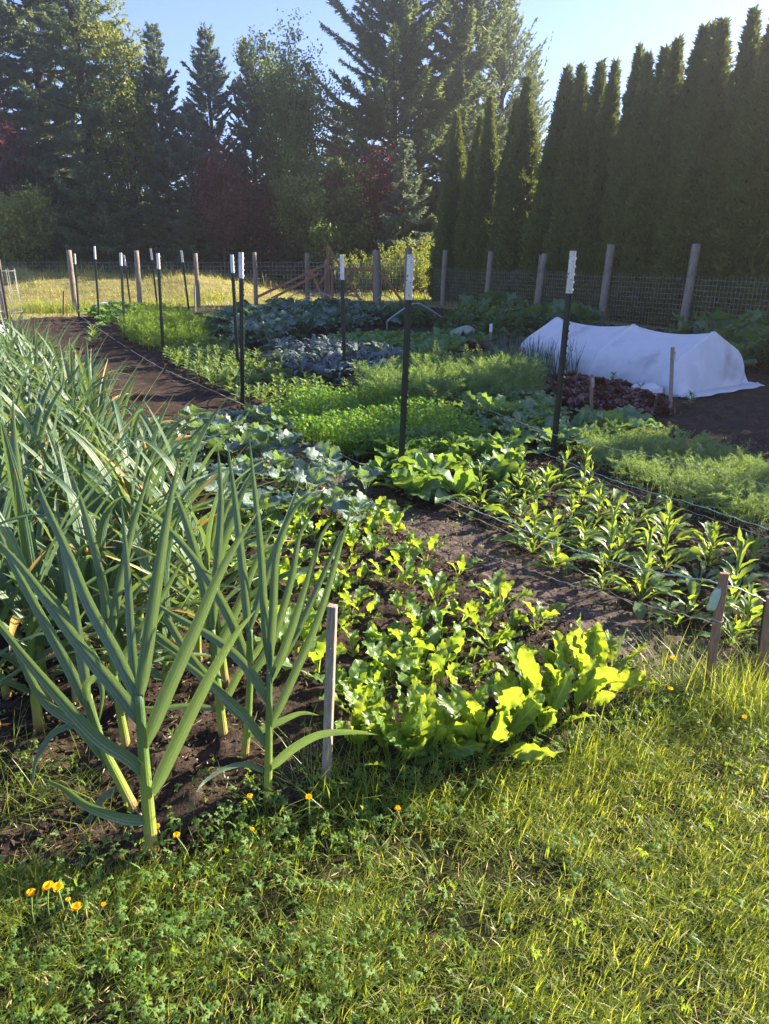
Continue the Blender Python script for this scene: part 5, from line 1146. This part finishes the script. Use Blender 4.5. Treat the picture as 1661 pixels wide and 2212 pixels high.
def broadleaf(seed, H, R, mat, limbs=9, n=17000, size=(.10, .20), upright=1.0, base=.15, clump=.32):
    r = np.random.default_rng(seed); mb = MB(); tk = MB(); pts = []
    tube([(0, 0, -.3), (.04, .02, H * .35), (0, 0, H * .75)], [.018 * H, .012 * H, .004 * H], 7, mb=tk)
    for i in range(limbs):
        z0 = H * r.uniform(base, .72); a = r.uniform(0, 6.28); f = z0 / H; L = R * r.uniform(.7, 1.1) * (1.1 - .55 * f)
        zt = min(H * r.uniform(.74, 1.0), z0 + L * upright * r.uniform(.8, 1.8)); zt = max(zt, z0 + .1); t = np.linspace(0, 1, 8)
        c = np.stack([L * t ** .8 * math.cos(a), L * t ** .8 * math.sin(a), z0 + (zt - z0) * t ** 1.2], 1) + r.normal(size=(8, 3)) * .06 * t[:, None]
        tube(c, np.linspace(.010 * H * .6, .008, 8), 5, False, mb=tk); pts.append(c[2:])
        for q in range(3):
            k = r.integers(2, 7); e_ = c[k] + np.array([r.normal() * R * .3, r.normal() * R * .3, r.uniform(.1, .9)]); tube([c[k], (c[k] + e_) / 2 + r.normal(size=3) * .05, e_], [.014, .01, .004], 4, False, mb=tk); pts.append(np.stack([c[k] * .4 + e_ * .6, e_]))
    top = np.stack([r.normal(size=10) * R * .12, r.normal(size=10) * R * .12, np.linspace(H * .6, H, 10)], 1); pts.append(top)
    A = np.concatenate(pts); k = r.integers(0, len(A), n // 14); c = A[k] + r.normal(size=(len(k), 3)) * clump * .9
    P = np.repeat(c, 14, 0) + r.normal(size=(len(c) * 14, 3)) * clump * .42; m = len(P)
    ok = (P[:, 2] > .1) & (P[:, 2] < H + .5); P = P[ok]; m = len(P)
    D = r.normal(size=(m, 3)); D[:, 2] -= .25; kites(mb, P, D, r.uniform(*size, m), r.uniform(size[0] * .6, size[1] * .6, m), belly=.5)
    return mb.mesh('leafy_crown', M[mat]), tk.mesh('leafy_trunk', M['wood_dark'])
def willow(seed, H, R, n=70):
    r = np.random.default_rng(seed); mb = MB(); tk = MB()
    for i in range(n):
        a = r.uniform(0, 6.28); rb = R * .45 * r.uniform() ** .5; rt = R * r.uniform(.2, 1.1); h = H * r.uniform(.45, 1.06); t = np.linspace(0, 1, 8)
        q = rb + (rt - rb) * t ** 1.3; c = np.stack([q * math.cos(a), q * math.sin(a), h * t], 1) + r.normal(size=(8, 3)) * .03
        tube(c, np.linspace(.012, .003, 8), 4, False, mb=tk); m = int(34 * h) + 12; tt = r.uniform(.12, 1, m); P = np.stack([np.interp(tt, t, c[:, k]) for k in range(3)], 1)
        D = np.stack([r.normal(size=m) * .7, r.normal(size=m) * .7, r.uniform(.1, 1.1, m)], 1); kites(mb, P, D, r.uniform(.08, .17, m), r.uniform(.020, .036, m), belly=.45)
    return mb.mesh('willow_foliage', M['willow']), tk.mesh('willow_stems', M['wood_dark'])
def plant_tree(name, px, top, y, maker, lab, cat='tree', grp='trees behind the garden', z0=0, **kw):
    p = AT(px, 500, y); H = AT(px, top, y)[2] - z0
    cr, tk = maker(int(px * 7 + y * 13) + 3000, H=H, **kw)
    e = tagit(empty(name, (p[0], p[1], z0), rotz=rng.uniform(0, 6.28)), lab, cat, grp)
    link('crown', cr, e); link('trunk', tk, e)
plant_tree('spruce_tree', 8, -420, 40, conifer, 'dark spruce at the left edge, its top above the view', R=4.2, droop=.7)
plant_tree('spruce_tree', 130, -480, 41, conifer, 'tall drooping spruce second from the left, its top above the view', R=4.2, droop=.8)
plant_tree('spruce_tree', 215, -420, 38.5, conifer, 'big sagging spruce left of the yellow green poplars, its top above the view', R=4.4, droop=.9)
plant_tree('spruce_tree', 205, 330, 36, conifer, 'lower bushy spruce in front of the big sagging one', R=3.2, droop=.6)
plant_tree('spruce_tree', 90, 300, 37.5, conifer, 'half height dark spruce behind the yellow green shrub', R=2.4, droop=.6)
plant_tree('poplar_tree', 297, -25, 38, broadleaf, 'tall slender yellow green tree beside the big sagging spruce', R=1.5, mat='poplar', limbs=20, n=15000, upright=2.4, base=.2, clump=.30)
plant_tree('poplar_tree', 340, 78, 38.5, broadleaf, 'shorter yellow green tree left of the narrow blue spruce', R=1.0, mat='poplar', limbs=15, n=9000, upright=2.4, base=.2, clump=.26)
plant_tree('blue_spruce', 371, 62, 38, conifer, 'narrow blue grey spruce with a bare leading shoot', R=2.4, droop=.25, mat='bluespruce', up=.25)
plant_tree('blue_spruce', 474, 62, 39, conifer, 'broad blue grey spruce with a cone shaped top in the open sky', R=2.9, droop=.25, mat='bluespruce', up=.3)
plant_tree('blue_spruce', 556, 88, 39, conifer, 'blue grey spruce left of the tall green leafy tree', R=2.5, droop=.25, mat='bluespruce', up=.3)
plant_tree('blue_spruce', 425, 230, 37, conifer, 'half height blue grey spruce between two taller ones', R=2.3, droop=.3, mat='bluespruce', up=.25)
plant_tree('leafy_tree', 640, 42, 38, broadleaf, 'tall green leafy tree with a yellow touched crown in the middle', R=1.9, mat='dectree', limbs=22, n=24000, upright=2.0, base=.2, clump=.34)
plant_tree('leafy_tree', 600, 120, 40, broadleaf, 'thin green leafy tree behind the middle one', R=1.4, mat='dectree', limbs=15, n=9000, upright=2.0, base=.2)
plant_tree('leafy_tree', 690, 330, 35, broadleaf, 'low green leafy tree left of the gate, below the tall one', R=2.1, mat='dectree', limbs=16, n=13000, upright=1.0, base=.12)
plant_tree('spruce_tree', 850, -330, 38, conifer, 'huge wide spruce above the gate, its top above the view', R=4.6, droop=.5, up=.4, sparse=1.3, pw=.7)
plant_tree('spruce_tree', 990, -240, 38.5, conifer, 'wide spruce right of the huge one, its top above the view', R=4.2, droop=.55, up=.4, sparse=1.2)
plant_tree('spruce_tree', 1070, 12, 40, conifer, 'thin sparse spruce with bare spiky branches beside the hedge', R=3.6, droop=.1, up=.5, sparse=.5, pw=.75)
plant_tree('spruce_tree', 1130, 120, 42, conifer, 'open branched spruce peeping over the left end of the hedge', R=2.2, droop=.1, up=.5, sparse=.4)
plant_tree('leafy_tree', 955, 20, 41, broadleaf, 'yellow green leafy tree between two wide spruces', R=1.6, mat='poplar', limbs=12, n=7000, upright=2.0, base=.4)
plant_tree('spruce_tree', 872, 300, 34.5, conifer, 'young blue green spruce right of the gate in front of the huge one', R=1.7, droop=.5, mat='bluespruce')
plant_tree('spruce_tree', 740, 230, 41, conifer, 'dark spruce filling the gap behind the low leafy tree', R=2.4, droop=.5)
plant_tree('plum_tree', 483, 300, 35, broadleaf, 'purple leaved plum tree with a sunlit crimson side in the middle', R=.9, mat='plum', limbs=16, n=11000, upright=1.4, base=.2, clump=.28)
plant_tree('plum_tree', 10, 250, 36, broadleaf, 'purple leaved plum tree at the left edge', R=1.7, mat='plum', limbs=16, n=10000, upright=1.3, base=.25, clump=.3)
plant_tree('plum_tree', 795, 335, 36, broadleaf, 'dark purple plum tree in shade behind the gate', R=1.8, mat='plum', limbs=16, n=11000, upright=1.1, base=.15)
plant_tree('plum_tree', 560, 395, 36, broadleaf, 'low dark purple plum beside the sunlit one', R=.6, mat='plum', limbs=10, n=3500, upright=1.0, base=.15)
plant_tree('leafy_shrub', 55, 425, 34.5, broadleaf, 'rounded yellow green shrub at the left behind the mound', cat='shrub', R=1.7, mat='poplar', limbs=18, n=12000, upright=.7, base=.08, clump=.3)
plant_tree('leafy_shrub', 0, 450, 34.8, broadleaf, 'yellow green shrub cut by the left edge behind the mound', cat='shrub', R=1.3, mat='poplar', limbs=14, n=7000, upright=.7, base=.08, clump=.3)
for px, tp, y, R_, s_, lab in ((235, 470, 35.5, 1.9, 0, 'low bushy spruce growing down to the mound behind the far fence'), (420, 470, 36, 1.7, 0, 'low dark spruce below the blue grey spruces'), (640, 470, 36.5, 1.6, 0, 'low dark spruce left of the gate'), (330, 440, 36.5, 1.7, 0, 'low dark spruce under the yellow green trees')):
    plant_tree('spruce_tree', px, tp, y, conifer, lab, R=R_, droop=.5, base=.0)
for px, tp, y, lab in ((908, 512, 30, 'tall sunlit yellow green willow shrub at the left end of the hedge'), (850, 530, 30.5, 'sunlit yellow green willow shrub right of the gate'), (800, 548, 30.5, 'low sunlit willow shrub seen through the gate brace'), (752, 552, 31.5, 'small willow shrub behind the gate wire')):
    plant_tree('willow_shrub', px, tp, y + 1.5, willow, lab, cat='shrub', grp='sunlit willow shrubs behind the gate', R=1.05)
# far thicket closing the view under the crowns
mb = MB(); n = 90000; x = rng.uniform(-45, 24, n); hgt = 4.6 + 1.6 * smooth_noise(x, x * 0, 17, 3, .25); z = rng.uniform(0, 1, n) ** .9 * hgt; y = 45 + rng.uniform(-1.5, 3, n) + .8 * smooth_noise(x, z, 23, 3, .6)
kites(mb, np.stack([x, y, z], 1), rng.normal(size=(n, 3)), rng.uniform(.25, .55, n), rng.uniform(.12, .3, n), belly=.5)
tagit(link('far_thicket', mb.mesh('far_thicket', M['understory'])), 'dark thicket of undergrowth behind the trees', 'thicket', kind='stuff')
